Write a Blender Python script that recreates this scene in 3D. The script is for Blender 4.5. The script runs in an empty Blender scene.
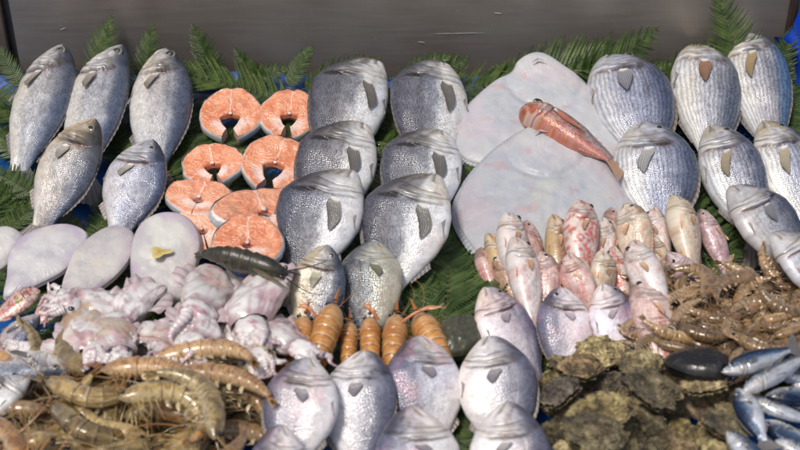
import bpy, math, random
import numpy as np
from mathutils import Matrix, Vector
PI = math.pi
R = math.radians
rnd = random.Random(7)
S = bpy.context.scene
COL = S.collection

# ------------------------------------------------------------------ camera
D, PITCH, F = 2.6, R(38), 1493.0
CAM = np.array([0, -D*math.cos(PITCH), D*math.sin(PITCH)])
UP = np.array([0, math.sin(PITCH), math.cos(PITCH)])
FW = np.array([0, math.cos(PITCH), -math.sin(PITCH)])
def P(px, py, z=0.0):
    d = FW + np.array([1., 0, 0])*((px-400)/F) + UP*((225-py)/F)
    t = (z-CAM[2])/d[2]
    return CAM + d*t
def ppm(p):                       # pixels (of 800) per metre at p
    return F/float(np.dot(np.asarray(p)-CAM, FW))
cd = bpy.data.cameras.new('camera'); cam = bpy.data.objects.new('camera', cd); COL.objects.link(cam)
cam.location = CAM; cam.rotation_euler = (PI/2-PITCH, 0, 0)
cd.sensor_width = 36; cd.lens = 18/(400/F)
cd.clip_start = .05; cd.clip_end = 100
cd.dof.use_dof = True; cd.dof.focus_distance = 2.66; cd.dof.aperture_fstop = 4.4
S.camera = cam

# ------------------------------------------------------------------ noise
def _h(i, seed):
    n = np.sin(i[..., 0]*127.1+i[..., 1]*311.7+i[..., 2]*74.7+seed*13.37)*43758.5453
    return n-np.floor(n)
def vn(p, seed=0):
    p = np.asarray(p, float); i = np.floor(p); f = p-i; f = f*f*(3-2*f); r = 0
    for dx in (0, 1):
        for dy in (0, 1):
            for dz in (0, 1):
                w = (f[..., 0] if dx else 1-f[..., 0])*(f[..., 1] if dy else 1-f[..., 1])*(f[..., 2] if dz else 1-f[..., 2])
                r = r+w*_h(i+np.array([dx, dy, dz]), seed)
    return r*2-1
def fbm(p, seed=0, o=4):
    r = 0; a = 1
    for k in range(o):
        r = r+a*vn(np.asarray(p)*2**k, seed+k*7); a *= .5
    return r
def n2(u, v, su, sv, seed, o=3):
    u, v = np.broadcast_arrays(u, v)
    return fbm(np.stack([u*su, v*sv, np.zeros_like(u)+.37], -1), seed, o)
def sm(a, b, x):
    t = np.clip((x-a)/(b-a), 0, 1); return t*t*(3-2*t)
def mix(a, b, t):
    t = np.asarray(t)[..., None]; return np.asarray(a)*(1-t)+np.asarray(b)*t
def prof(xs, ys, x):
    d = np.linspace(0, 1, 400); y = np.interp(d, xs, ys)
    k = 15; yp = np.pad(y, k, mode='reflect', reflect_type='odd'); ker = np.hanning(2*k+1); ker /= ker.sum()
    y = np.convolve(yp, ker, 'valid')
    return np.interp(x, d, np.maximum(y, 0))
def unit(v):
    v = np.asarray(v, float); return v/(np.linalg.norm(v)+1e-12)

# ------------------------------------------------------------------ mesh buffer
class MB:
    def __init__(s): s.v = []; s.f = []; s.c = []; s.m = []; s.uv = []; s.n = 0
    def grid(s, V, col=(.5, .5, .5), msk=(0, 0, 0), uv=None, flip=False):
        V = np.asarray(V, float); a, b = V.shape[:2]
        s.v.append(V.reshape(-1, 3))
        s.c.append(np.broadcast_to(np.asarray(col, float), (a, b, 3)).reshape(-1, 3))
        s.m.append(np.broadcast_to(np.asarray(msk, float), (a, b, 3)).reshape(-1, 3))
        s.uv.append((np.zeros((a, b, 2)) if uv is None else np.asarray(uv)).reshape(-1, 2))
        i = np.arange(a*b).reshape(a, b)+s.n
        q = np.stack([i[:-1, :-1], i[1:, :-1], i[1:, 1:], i[:-1, 1:]], -1).reshape(-1, 4)
        if flip: q = q[:, ::-1]
        s.f.append(q); s.n += a*b
    def tube(s, pts, rad, col=(.5, .5, .5), m=8, flat=1.0, msk=(0, 0, 0), up=(0, 0, 1)):
        pts = np.asarray(pts, float); n = len(pts)
        rad = np.broadcast_to(np.asarray(rad, float), (n,))
        T = np.gradient(pts, axis=0); T /= np.linalg.norm(T, axis=1)[:, None]+1e-12
        A = np.cross(T, np.asarray(up, float)+np.array([.01, .02, .013])); A /= np.linalg.norm(A, axis=1)[:, None]+1e-12
        B = np.cross(A, T)
        a = np.linspace(0, 2*PI, m+1)
        V = pts[:, None]+rad[:, None, None]*(np.cos(a)[None, :, None]*A[:, None]+flat*np.sin(a)[None, :, None]*B[:, None])
        col = np.asarray(col, float)
        if col.ndim == 2: col = np.repeat(col[:, None], m+1, 1)
        s.grid(V, col, msk)
    def build(s, name, mat, parent=None, smooth=True):
        me = bpy.data.meshes.new(name)
        v = np.concatenate(s.v).astype(np.float32); f = np.concatenate(s.f).astype(np.int32)
        me.vertices.add(len(v)); me.vertices.foreach_set('co', v.ravel())
        me.loops.add(f.size); me.loops.foreach_set('vertex_index', f.ravel())
        me.polygons.add(len(f)); me.polygons.foreach_set('loop_start', np.arange(0, f.size, 4, dtype=np.int32))
        me.polygons.foreach_set('loop_total', np.full(len(f), 4, np.int32))
        me.update(calc_edges=True)
        me.polygons.foreach_set('use_smooth', np.full(len(f), smooth))
        for nm, arr in (('Col', s.c), ('Msk', s.m)):
            at = me.color_attributes.new(nm, 'FLOAT_COLOR', 'POINT'); c = np.concatenate(arr)
            at.data.foreach_set('color', np.concatenate([c, np.ones((len(c), 1))], 1).astype(np.float32).ravel())
        ul = me.uv_layers.new(name='UVMap'); uv = np.concatenate(s.uv)[f.ravel()]
        ul.data.foreach_set('uv', uv.astype(np.float32).ravel())
        me.materials.append(mat); me.validate()
        o = bpy.data.objects.new(name, me); COL.objects.link(o)
        if parent: o.parent = parent
        return o

def sphere(mb, c, r, col, sc=(1, 1, 1), n=10, m=14):
    t = np.linspace(0, PI, n)[:, None]; a = np.linspace(0, 2*PI, m)[None]
    V = np.stack([np.sin(t)*np.cos(a)*sc[0], np.sin(t)*np.sin(a)*sc[1], np.cos(t)*np.ones_like(a)*sc[2]], -1)*r+np.asarray(c)
    mb.grid(V, col, flip=False)

def thing(name, label, cat, M=None, group=None):
    o = bpy.data.objects.new(name, None); COL.objects.link(o); o.empty_display_size = .02
    if M is not None: o.matrix_world = M
    o['label'] = label; o['category'] = cat
    if group: o['group'] = group
    return o
def dup(root, M, label=None, group=None):
    r = root.copy(); COL.objects.link(r); r.matrix_world = M
    if label: r['label'] = label
    if group: r['group'] = group
    for ch in list(root.children):
        c = ch.copy(); COL.objects.link(c); c.parent = r
    return r
def mat4(X, Y, Z, o, sc=1):
    m = Matrix.Identity(4)
    for i, a in enumerate((X, Y, Z)):
        for j in range(3): m[j][i] = float(a[j])*sc
    for j in range(3): m[j][3] = float(o[j])
    return m
def frame(Xd, roll=0, upv=(0, 0, 1)):
    X = unit(Xd); Y = unit(np.cross(upv, X)); Z = np.cross(X, Y)
    c, s_ = math.cos(R(roll)), math.sin(R(roll))
    return X, Y*c+Z*s_, Z*c-Y*s_

# ------------------------------------------------------------------ materials
def newmat(name):
    m = bpy.data.materials.new(name); m.use_nodes = True; nt = m.node_tree
    b = nt.nodes['Principled BSDF']; return m, nt, b
class N:
    def __init__(s, nt): s.nt = nt
    def __call__(s, t, ins={}, **kw):
        n = s.nt.nodes.new(t)
        for k, v in kw.items(): setattr(n, k, v)
        for k, v in ins.items(): s.set(n.inputs[k], v)
        return n
    def set(s, sock, v):
        if hasattr(v, 'is_output'): s.nt.links.new(v, sock)
        else: sock.default_value = v
    def math(s, op, a, b=0.0, c=0.0, clamp=False):
        n = s('ShaderNodeMath', {0: a, 1: b, 2: c}, operation=op); n.use_clamp = clamp; return n.outputs[0]
    def mixc(s, fac, a, b, bt='MIX'):
        n = s.nt.nodes.new('ShaderNodeMix'); n.data_type = 'RGBA'; n.blend_type = bt
        s.set(n.inputs[0], fac); s.set(n.inputs[6], a); s.set(n.inputs[7], b); return n.outputs[2]
    def ramp(s, fac, stops):
        n = s('ShaderNodeValToRGB', {0: fac}); e = n.color_ramp.elements
        while len(e) < len(stops): e.new(.5)
        for q, (p, c) in zip(e, stops): q.position = p; q.color = (*c, 1) if len(c) == 3 else c
        return n.outputs[0]

def fish_mat(name, scale=.0042, rough=.3, bump=.5, amp=.5, stripe=.0085):
    m, nt, b = newmat(name); n = N(nt)
    col = n('ShaderNodeAttribute', attribute_name='Col').outputs[0]
    msk = n('ShaderNodeSeparateColor', {0: n('ShaderNodeAttribute', attribute_name='Msk').outputs[0]})
    sc, st, met = msk.outputs[0], msk.outputs[1], msk.outputs[2]
    uv = n('ShaderNodeUVMap', uv_map='UVMap').outputs[0]
    wob = n('ShaderNodeTexNoise', {'Vector': uv, 'Scale': 30., 'Detail': 2.})
    wuv = n('ShaderNodeVectorMath', {0: uv, 1: n('ShaderNodeVectorMath', {0: wob.outputs['Color'], 1: (.012, .012, .012)}, operation='MULTIPLY').outputs[0]}, operation='ADD').outputs[0]
    vo = n('ShaderNodeTexVoronoi', {'Vector': wuv, 'Scale': 1/scale, 'Randomness': .7}, voronoi_dimensions='2D', feature='F1')
    d = n.math('MULTIPLY', vo.outputs['Distance'], 1.25, clamp=True)
    sep = n('ShaderNodeSeparateXYZ', {0: wuv})
    sw = n.math('MULTIPLY_ADD', n.math('SINE', n.math('MULTIPLY', sep.outputs[1], 2*PI/stripe)), .5, .5)
    nz = n('ShaderNodeTexNoise', {'Vector': uv, 'Scale': 60., 'Detail': 5., 'Roughness': .65}).outputs[0]
    patch = n('ShaderNodeTexNoise', {'Vector': uv, 'Scale': 18., 'Detail': 3.}).outputs[0]
    # scale rims darker, centres brighter, each scale its own value
    rv = n('ShaderNodeSeparateColor', {0: vo.outputs['Color']}).outputs[0]
    k = n.math('SUBTRACT', 1.12, n.math('MULTIPLY', n.math('POWER', d, 1.5), amp*1.3))
    k = n.math('MULTIPLY', k, n.math('MULTIPLY_ADD', rv, .55, .72))
    lo = n.math('MULTIPLY_ADD', patch, .8, .42, clamp=True)
    f = n.math('MULTIPLY', sc, n.math('MULTIPLY', lo, 1.25))
    c1 = n.mixc(f, col, n.mixc(1.0, col, n('ShaderNodeCombineXYZ', {0: k, 1: k, 2: k}).outputs[0], 'MULTIPLY'))
    ks = n.math('MULTIPLY', n.math('MULTIPLY', st, n.math('POWER', sw, 1.6)), .62)
    c2 = n.mixc(ks, c1, n.mixc(1.0, c1, (.32, .34, .40, 1), 'MULTIPLY'))
    c3 = n.mixc(1.0, c2, n.ramp(nz, [(.3, (.72, .71, .72)), (.55, (1, 1, 1)), (.8, (1.0, 1.0, 1.0))]), 'MULTIPLY')
    nt.links.new(c3, b.inputs['Base Color'])
    nt.links.new(met, b.inputs['Metallic'])
    nt.links.new(n.math('MULTIPLY_ADD', nz, .35, rough-.12), b.inputs['Roughness'])
    b.inputs['Coat Weight'].default_value = .45; b.inputs['Coat Roughness'].default_value = .14
    b.inputs['Specular IOR Level'].default_value = .55
    h = n.math('ADD', n.math('MULTIPLY', n.math('SUBTRACT', 1.0, d), n.math('MULTIPLY_ADD', f, .9, .05)), n.math('MULTIPLY', nz, .55))
    bp = n('ShaderNodeBump', {'Height': h, 'Strength': bump, 'Distance': .0012})
    nt.links.new(bp.outputs[0], b.inputs['Normal']); nt.links.new(bp.outputs[0], b.inputs['Coat Normal'])
    return m

def attr_mat(name, rough=.3, coat=.6, sss=0., bump=.3, bscale=120, met=0., sssr=(1, .6, .4), vary=.3, rad=.006, orand=.24):
    m, nt, b = newmat(name); n = N(nt)
    col = n('ShaderNodeAttribute', attribute_name='Col').outputs[0]
    tc = n('ShaderNodeTexCoord').outputs['Object']
    oi = n('ShaderNodeObjectInfo')
    nz = n('ShaderNodeTexNoise', {'Vector': tc, 'Scale': float(bscale), 'Detail': 5., 'Roughness': .6}).outputs[0]
    n3 = n('ShaderNodeTexNoise', {'Vector': tc, 'Scale': bscale*.28, 'Detail': 3.}).outputs[0]
    k = n.math('MULTIPLY_ADD', n.math('ADD', nz, n3), vary, 1-vary)
    k = n.math('MULTIPLY', k, n.math('MULTIPLY_ADD', oi.outputs['Random'], orand, 1-orand/2))
    nt.links.new(n.mixc(1.0, col, n('ShaderNodeCombineXYZ', {0: k, 1: k, 2: k}).outputs[0], 'MULTIPLY'), b.inputs['Base Color'])
    nt.links.new(n.math('MULTIPLY_ADD', n3, .3, rough-.12), b.inputs['Roughness'])
    b.inputs['Coat Weight'].default_value = coat; b.inputs['Coat Roughness'].default_value = .1
    b.inputs['Metallic'].default_value = met
    if sss:
        b.inputs['Subsurface Weight'].default_value = sss; b.inputs['Subsurface Radius'].default_value = sssr
        b.inputs['Subsurface Scale'].default_value = rad
    bp = n('ShaderNodeBump', {'Height': n.math('ADD', nz, n3), 'Strength': bump, 'Distance': .0015})
    nt.links.new(bp.outputs[0], b.inputs['Normal']); nt.links.new(bp.outputs[0], b.inputs['Coat Normal'])
    return m
M_bass = fish_mat('bass_skin', .0028, .34, .4, .26)
M_gilt = fish_mat('bream_skin', .0034, .32, .55, .42)
M_strp = fish_mat('striped_skin', .0034, .33, .55, .40, .0085)
M_smooth = fish_mat('pale_bream_skin', .0036, .36, .6, .38)
M_mull = fish_mat('mullet_skin', .0048, .36, .5, .34)
M_sard = fish_mat('sardine_skin', .0035, .2, .4, .3)
M_scorp = fish_mat('scorpion_skin', .0030, .35, .8, .5)
M_fin = attr_mat('fin', .4, .3, 0, .4, 300)
M_eye = attr_mat('eye', .08, 1, 0, 0, 50, vary=.0)
M_flat = attr_mat('flatfish_skin', .50, .18, .12, .5, 150, sssr=(.8, .8, 1), vary=.12)
M_salm = attr_mat('salmon_flesh', .4, .35, .15, .5, 260, sssr=(1, .4, .2), vary=.22, rad=.004)
M_skin = attr_mat('salmon_skin', .35, .4, 0, .5, 300, met=.3)
M_squid = attr_mat('squid_flesh', .26, .8, .15, .35, 90, sssr=(1, .7, .7), vary=.25)
M_prawn = attr_mat('prawn_shell', .20, 1.0, .30, .35, 160, sssr=(1, .6, .25), vary=.45, rad=.004, orand=.75)
M_prawn.node_tree.nodes['Principled BSDF'].inputs['Transmission Weight'].default_value = .22; M_prawn.node_tree.nodes['Principled BSDF'].inputs['IOR'].default_value = 1.38
M_lang = attr_mat('langoustine_shell', .3, .6, .12, .4, 220, sssr=(1, .5, .2), vary=.3)
M_dark = attr_mat('dark_shell', .3, .5, 0, .5, 160, vary=.4)
M_mantle_eye = attr_mat('cuttle_eye', .1, 1, 0, 0, 60, vary=.1)

def leaf_mat():
    m, nt, b = newmat('fern_leaf'); n = N(nt)
    tc = n('ShaderNodeTexCoord').outputs['Object']; oi = n('ShaderNodeObjectInfo').outputs['Random']
    col = n('ShaderNodeAttribute', attribute_name='Col').outputs[0]
    nz = n('ShaderNodeTexNoise', {'Vector': tc, 'Scale': 40., 'Detail': 4.}).outputs[0]
    c = n.mixc(1.0, col, n.ramp(nz, [(.3, (.55, .6, .5)), (.7, (1.25, 1.2, 1.1))]), 'MULTIPLY')
    c = n.mixc(n.math('MULTIPLY', oi, .5), c, n.mixc(1.0, c, (.75, .8, 1.1, 1), 'MULTIPLY'))
    nt.links.new(c, b.inputs['Base Color']); b.inputs['Roughness'].default_value = .38
    b.inputs['Specular IOR Level'].default_value = .5
    tr = n('ShaderNodeBsdfTranslucent', {'Color': n.mixc(1.0, c, (1.3, 1.6, .6, 1), 'MULTIPLY')})
    mx = n('ShaderNodeMixShader', {0: .2, 1: b.outputs[0], 2: tr.outputs[0]})
    nt.links.new(mx.outputs[0], nt.nodes['Material Output'].inputs[0]); return m
M_leaf = leaf_mat()

def rock_mat():
    m, nt, b = newmat('oyster_shell'); n = N(nt)
    tc = n('ShaderNodeTexCoord').outputs['Object']; oi = n('ShaderNodeObjectInfo').outputs['Random']
    v = n('ShaderNodeVectorMath', {0: tc, 1: n('ShaderNodeCombineXYZ', {0: n.math('MULTIPLY', oi, 9.), 1: 0., 2: 0.}).outputs[0]}, operation='ADD').outputs[0]
    col = n('ShaderNodeAttribute', attribute_name='Col').outputs[0]
    a = n('ShaderNodeTexNoise', {'Vector': v, 'Scale': 30., 'Detail': 7., 'Roughness': .72}).outputs[0]
    c_ = n('ShaderNodeTexNoise', {'Vector': v, 'Scale': 16., 'Detail': 3.}).outputs[0]
    mu = n('ShaderNodeTexVoronoi', {'Vector': v, 'Scale': 95.}).outputs['Distance']
    base = n.ramp(a, [(.34, (.02, .017, .011)), (.45, (.13, .10, .06)), (.54, (.32, .26, .16)), (.66, (.66, .60, .45))])
    moss = n.ramp(a, [(.3, (.03, .035, .01)), (.6, (.22, .22, .08)), (.8, (.4, .38, .2))])
    c = n.mixc(n.ramp(c_, [(.54, (0, 0, 0)), (.74, (.5, .5, .5))]), base, moss)
    c = n.mixc(1.0, c, col, 'MULTIPLY')
    c = n.mixc(.7, c, n.mixc(1.0, c, n.ramp(oi, [(0., (1.05, 1.0, .85)), (.3, (1.2, 1.2, 1.2)), (.6, (.8, .85, .7)), (.8, (1.2, .95, .65)), (1., (.9, .95, 1.))]), 'MULTIPLY'))
    kk = n.math('MULTIPLY_ADD', n.math('FRACT', n.math('MULTIPLY', oi, 7.3)), 1.0, .30); c = n.mixc(1.0, c, n('ShaderNodeCombineXYZ', {0: kk, 1: kk, 2: n.math('MULTIPLY', kk, n.math('MULTIPLY_ADD', oi, .5, .7))}).outputs[0], 'MULTIPLY')
    nt.links.new(c, b.inputs['Base Color']); b.inputs['Roughness'].default_value = .5
    b.inputs['Coat Weight'].default_value = .7; b.inputs['Coat Roughness'].default_value = .15
    h = n.math('ADD', a, n.math('MULTIPLY', mu, .5))
    bp = n('ShaderNodeBump', {'Height': h, 'Strength': 1.0, 'Distance': .006})
    nt.links.new(bp.outputs[0], b.inputs['Normal']); nt.links.new(bp.outputs[0], b.inputs['Coat Normal']); return m
M_rock = rock_mat()

def steel_mat(name, c0, c1, rough=.42, met=.55):
    m, nt, b = newmat(name); n = N(nt)
    tc = n('ShaderNodeTexCoord').outputs['Object']
    mp = n('ShaderNodeMapping', {'Vector': tc, 'Scale': (2., 2., 22.)}).outputs[0]
    br = n('ShaderNodeTexNoise', {'Vector': mp, 'Scale': 5., 'Detail': 5.}).outputs[0]
    bl = n('ShaderNodeTexNoise', {'Vector': tc, 'Scale': 3.5, 'Detail': 4., 'Roughness': .6}).outputs[0]
    sp = n('ShaderNodeTexNoise', {'Vector': tc, 'Scale': 90., 'Detail': 3.}).outputs[0]
    c = n.mixc(n.ramp(bl, [(.35, (0, 0, 0)), (.65, (1, 1, 1))]), (*c0, 1), (*c1, 1))
    c = n.mixc(1.0, c, n.ramp(br, [(.3, (.94, .94, .94)), (.7, (1.04, 1.04, 1.04))]), 'MULTIPLY')
    c = n.mixc(n.ramp(sp, [(.68, (0, 0, 0)), (.78, (.35, .35, .35))]), c, (.45, .43, .40, 1))
    nt.links.new(c, b.inputs['Base Color']); b.inputs['Metallic'].default_value = met
    nt.links.new(n.math('MULTIPLY_ADD', br, .25, rough-.1), b.inputs['Roughness'])
    bp = n('ShaderNodeBump', {'Height': n.math('ADD', br, n.math('MULTIPLY', bl, 2.)), 'Strength': .12, 'Distance': .002})
    nt.links.new(bp.outputs[0], b.inputs['Normal']); return m
def plain(name, c, rough=.5, met=0., coat=0.):
    m, nt, b = newmat(name); n = N(nt)
    tc = n('ShaderNodeTexCoord').outputs['Object']
    nz = n('ShaderNodeTexNoise', {'Vector': tc, 'Scale': 25., 'Detail': 4.}).outputs[0]
    nt.links.new(n.mixc(1.0, (*c, 1), n.ramp(nz, [(.3, (.75, .75, .75)), (.7, (1.15, 1.15, 1.15))]), 'MULTIPLY'), b.inputs['Base Color'])
    b.inputs['Roughness'].default_value = rough; b.inputs['Metallic'].default_value = met; b.inputs['Coat Weight'].default_value = coat
    bp = n('ShaderNodeBump', {'Height': nz, 'Strength': .3, 'Distance': .004}); nt.links.new(bp.outputs[0], b.inputs['Normal'])
    return m

# ------------------------------------------------------------------ setting
def box(name, lo, hi, mat, bev=.002):
    import bmesh
    bm = bmesh.new(); bmesh.ops.create_cube(bm, size=1)
    lo = np.array(lo, float); hi = np.array(hi, float); c = (lo+hi)/2
    for v in bm.verts:
        v.co = Vector([v.co[i]*(hi[i]-lo[i]) for i in range(3)])
    if bev: bmesh.ops.bevel(bm, geom=bm.edges[:], offset=bev, segments=2, affect='EDGES')
    me = bpy.data.meshes.new(name); bm.to_mesh(me); bm.free(); me.materials.append(mat)
    o = bpy.data.objects.new(name, me); o.location = c; COL.objects.link(o); return o
WY = .47
M_steel = steel_mat('brushed_steel', (.26, .225, .205), (.31, .285, .265))
M_steel2 = steel_mat('brown_steel', (.15, .11, .085), (.2, .15, .12))
M_steel3 = steel_mat('blue_steel', (.22, .24, .26), (.28, .3, .33))
xl = P(11, 40, .1)[0]*(1.0); xr = P(786, 40, .1)[0]
def tg(o, label, cat, group=None):
    o['label'] = label; o['category'] = cat
    if group: o['group'] = group
    return o
tg(box('metal_wall', (xl+.004, WY, -.02), (xr, WY+.03, .75), M_steel), 'wide brushed grey steel panel standing behind the whole fish display', 'metal wall')
wl_ = bpy.data.objects['metal_wall']
for (x0, y0, x1, y1, w_) in ((432, 34, 486, 33, .0016), (494, 13, 502, 14, .002), (418, 42, 425, 43, .002), (60, 30, 66, 28, .0015)):
    pa, pb = [P(x, y, 0)-CAM for x, y in ((x0, y0), (x1, y1))]; pa = CAM+pa*((WY-.0006-CAM[1])/pa[1]); pb = CAM+pb*((WY-.0006-CAM[1])/pb[1])
    m_ = MB(); m_.tube(np.linspace(pa, pb, 9)-np.array(wl_.location), w_*np.array([.2, .6, .9, .7, 1, .8, .9, .5, .2]), (.30, .29, .27), 6, .4, up=(0, 1, 0)); m_.build('scratch', M_fin, wl_)
tg(box('metal_wall', (xl-.9, WY-.004, -.02), (xl-.012, WY+.026, .75), M_steel2), 'brownish steel panel beyond the dark gap at the left edge of the photo', 'metal wall')
tg(box('trim_or_gap_strip', (xr+.0, WY-.02, -.02), (xr+.009, WY+.02, .75), plain('brown_trim', (.07, .045, .035), .4, .3)), 'narrow dark brown upright trim strip at the right end of the grey panel', 'trim strip')
tg(box('metal_wall', (xr+.012, WY-.004, -.02), (xr+.9, WY+.026, .75), M_steel3), 'pale blue-grey steel panel beyond the brown trim at the right edge', 'metal wall')
tg(box('trim_or_gap_strip', (xl-.012, WY+.01, -.02), (xl+.004, WY+.03, .75), plain('black_gap', (.02, .02, .022), .6)), 'thin black strip standing in for the dark gap between the two steel panels on the left', 'trim strip')  # no real trim: black colour stands in for the shade inside the panel gap
o = box('counter', (-1.3, -.85, -.06), (1.3, WY-.03, -.006), M_steel, .004); o['kind'] = 'structure'
# blue plastic liner
u = np.linspace(-1.25, 1.25, 200)[:, None]; v = np.linspace(0, 1, 140)[None]
yy = -.8+v*(WY-.025+.8)+u*0
zz = .006*fbm(np.stack([u*5+0*v, yy*5, u*0+v*0], -1), 5)+.003*fbm(np.stack([u*22+0*v, yy*22, u*0+v*0], -1), 9)+.006
zz = zz+sm(.40, .445, yy)*.022*(1+.3*vn(np.stack([u*9+0*v, yy*0, yy*0], -1), 3))
mb = MB(); mb.grid(np.stack([u+0*v, yy, zz], -1), (.01, .1, .42))
ob = mb.build('plastic_sheet', plain('blue_plastic', (.010, .085, .32), .35, 0, .2))
tg(ob, 'bright blue plastic sheet lining the counter beneath ferns and fish', 'plastic sheet')
# blue cloth hanging at the right
a = P(788, 66, .12); mb = MB(); u = np.linspace(0, 1, 40)[:, None]; v = np.linspace(0, 1, 30)[None]
X = a[0]+.004+.09*u+.0*v; bulge = .02*np.sin(u*9+v*3)
Z = .02+v*(.10+.10*u); Y = WY-.045+bulge-.02*(1-v)
mb.grid(np.stack([X+.012*np.sin(v*4), Y, Z], -1), (.01, .1, .45)); mb.grid(np.stack([X+.012*np.sin(v*4), Y+.006, Z], -1), (.01, .1, .45), flip=True)
tg(mb.build('plastic_bag', plain('blue_bag', (.01, .06, .5), .3, 0, .5)), 'crumpled bright blue plastic bag against the panel at the right edge', 'plastic bag')

# ------------------------------------------------------------------ ferns
def make_frond(seed, L=.34, W=.085):
    r = random.Random(seed); mb = MB(); ra = MB(); n = 24
    s = np.linspace(0, 1, 40); bend = r.uniform(-.12, .12); droop = r.uniform(.02, .07)
    ax = np.stack([s*L, bend*L*s**2, .012*np.sin(s*PI)-droop*L*s**2], -1)
    ra.tube(ax, .0014*(1-.75*s), (.09, .06, .02), 6)
    for i in range(n):
        t = .06+.93*i/n; base = np.array([np.interp(t, s, ax[:, k]) for k in range(3)])
        wl = W*math.sin(PI*min(1, (t*.93+.12))**.8)*r.uniform(.92, 1.06)+.004
        for sd in (-1, 1):
            an = R(72-32*t)+r.uniform(-.08, .08); dirv = np.array([math.cos(an), sd*math.sin(an), 0])
            per = np.array([-dirv[1], dirv[0], 0])*sd; m = max(4, int(wl/.0048)); curl = r.uniform(-.10, .22); lift = r.uniform(-.1, .18)
            pg = r.uniform(.8, 1.2); tint = r.random()
            for j in range(m):
                q = (j+.5)/m; c = base+dirv*wl*q+np.array([0, 0, wl*(lift*q-curl*q*q)])+np.array([wl*.12*q*q, 0, 0])
                pl = min(.0078, wl*.22)*(1-q**1.6)*(1-.25*(q<.08))+.0012; pw = wl/m*.50
                for s2 in (-1, 1):
                    tip = c+per*s2*pl+dirv*pl*.45+np.array([0, 0, r.uniform(-.0022, .0008)])
                    mid = c+per*s2*pl*.55+dirv*pl*.2+np.array([0, 0, .0010])
                    quad = np.array([[c-dirv*pw, mid-dirv*pw*.9], [c+dirv*pw*.5, mid+dirv*pw*1.0]])
                    g = mix((.028, .068, .014), (.12, .17, .05), tint*.7+.3*r.random())*pg
                    V = np.array([[c-dirv*pw, c+dirv*pw], [mid-dirv*pw*.95, mid+dirv*pw*.95], [tip-dirv*pw*.15, tip+dirv*pw*.2]])
                    mb.grid(V, g)
    root = thing('fern_frond', 'x', 'fern')
    mb.build('leaflets', M_leaf, root, smooth=False); ra.build('stem', attr_mat_stem, root)
    return root
attr_mat_stem = attr_mat('fern_stem', .5, .1, 0, .3, 200)
protos = [make_frond(i, L=l, W=w) for i, (l, w) in enumerate([(.34, .085), (.30, .07), (.38, .10), (.26, .06)])]
used = [False]*len(protos)
def place(protos, used, k, M, label, group):
    if not used[k]:
        used[k] = True; o = protos[k]; o.matrix_world = M; o['label'] = label
        if group: o['group'] = group
        return o
    return dup(protos[k], M, label, group)
G_f = 'fern fronds spread under and behind the fish'
def frond(px0, py0, z0, px1, py1, z1, label, k=None, roll=0, sc=None):
    a, b = P(px0, py0, z0), P(px1, py1, z1)
    k = rnd.randrange(4) if k is None else k
    L = [.34, .30, .38, .26][k]; d = b-a
    X, Y, Z = frame(d, roll+rnd.uniform(-8, 8)); s_ = np.linalg.norm(d)/L if sc is None else sc
    place(protos, used, k, mat4(X, Y, Z, a, s_), label, G_f)
def frondw(px0, py0, dx, dz, y0, label, k=None, roll=0, sc=1):   # leans on the wall
    a = P(px0, py0, .03); a[1] = y0; b = a+np.array([dx, .03, dz])
    k = rnd.randrange(4) if k is None else k
    X = unit(b-a); Y = unit(np.cross((rnd.uniform(-.5, .5), -1, rnd.uniform(.2, .9)), X)); Z = np.cross(X, Y)
    place(protos, used, k, mat4(X, Y, Z, a, sc), label, G_f)
# back row, rising against the steel panel
W_ = [(215, 118, -.015, .16, 'small fern tuft rising between the third sea bass and the back salmon steaks', .5),
      (232, 112, .12, .12, 'fern frond pointing up right behind the back left salmon steak', .48),
      (285, 112, .05, .15, 'fern frond standing behind the back right salmon steak', .48),
      (300, 108, .20, .17, 'long fern frond leaning right towards the top gilt-head bream', .62),
      (265, 110, -.07, .12, 'fern frond leaning left between the two back salmon steaks', .42),
      (395, 105, .10, .15, 'fern frond standing between the two topmost gilt-head breams', .55),
      (400, 98, .20, .17, 'fern tip reaching over the head of the second top bream', .55),
      (495, 105, .28, .20, 'fern frond sweeping right above the upper white turbot', .85),
      (480, 98, .12, .12, 'fern frond behind the left shoulder of the upper turbot', .55),
      (560, 98, .16, .21, 'fern frond standing right of the upper turbot head', .75),
      (575, 105, .07, .20, 'upright fern frond just left of the back striped bream', .6),
      (655, 100, .08, .15, 'fern frond filling the gap right of the back striped bream', .6),
      (660, 105, .22, .13, 'fern frond leaning towards the second striped fish', .5),
      (745, 95, -.02, .23, 'thin fern tip above the head of the rightmost back striped fish', .7),
      (775, 95, .03, .21, 'fern frond standing in front of the brown trim strip', .65),
      (790, 110, .02, .13, 'fern frond beside the blue bag at the right edge', .55),
      (85, 100, .03, .16, 'fern tip between the first and second sea bass heads', .5),
      (140, 100, .02, .15, 'fern tip between the second and third sea bass heads', .5),
      (12, 115, -.02, .10, 'fern tuft in the left back corner by the dark gap', .5)]
for (a_, b_, dx, dz, lab, sc) in W_: frondw(a_, b_, dx*1.5+rnd.uniform(-.03, .03), dz*.56, WY-.07-rnd.random()*.02, lab, sc=sc*.82)
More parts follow.
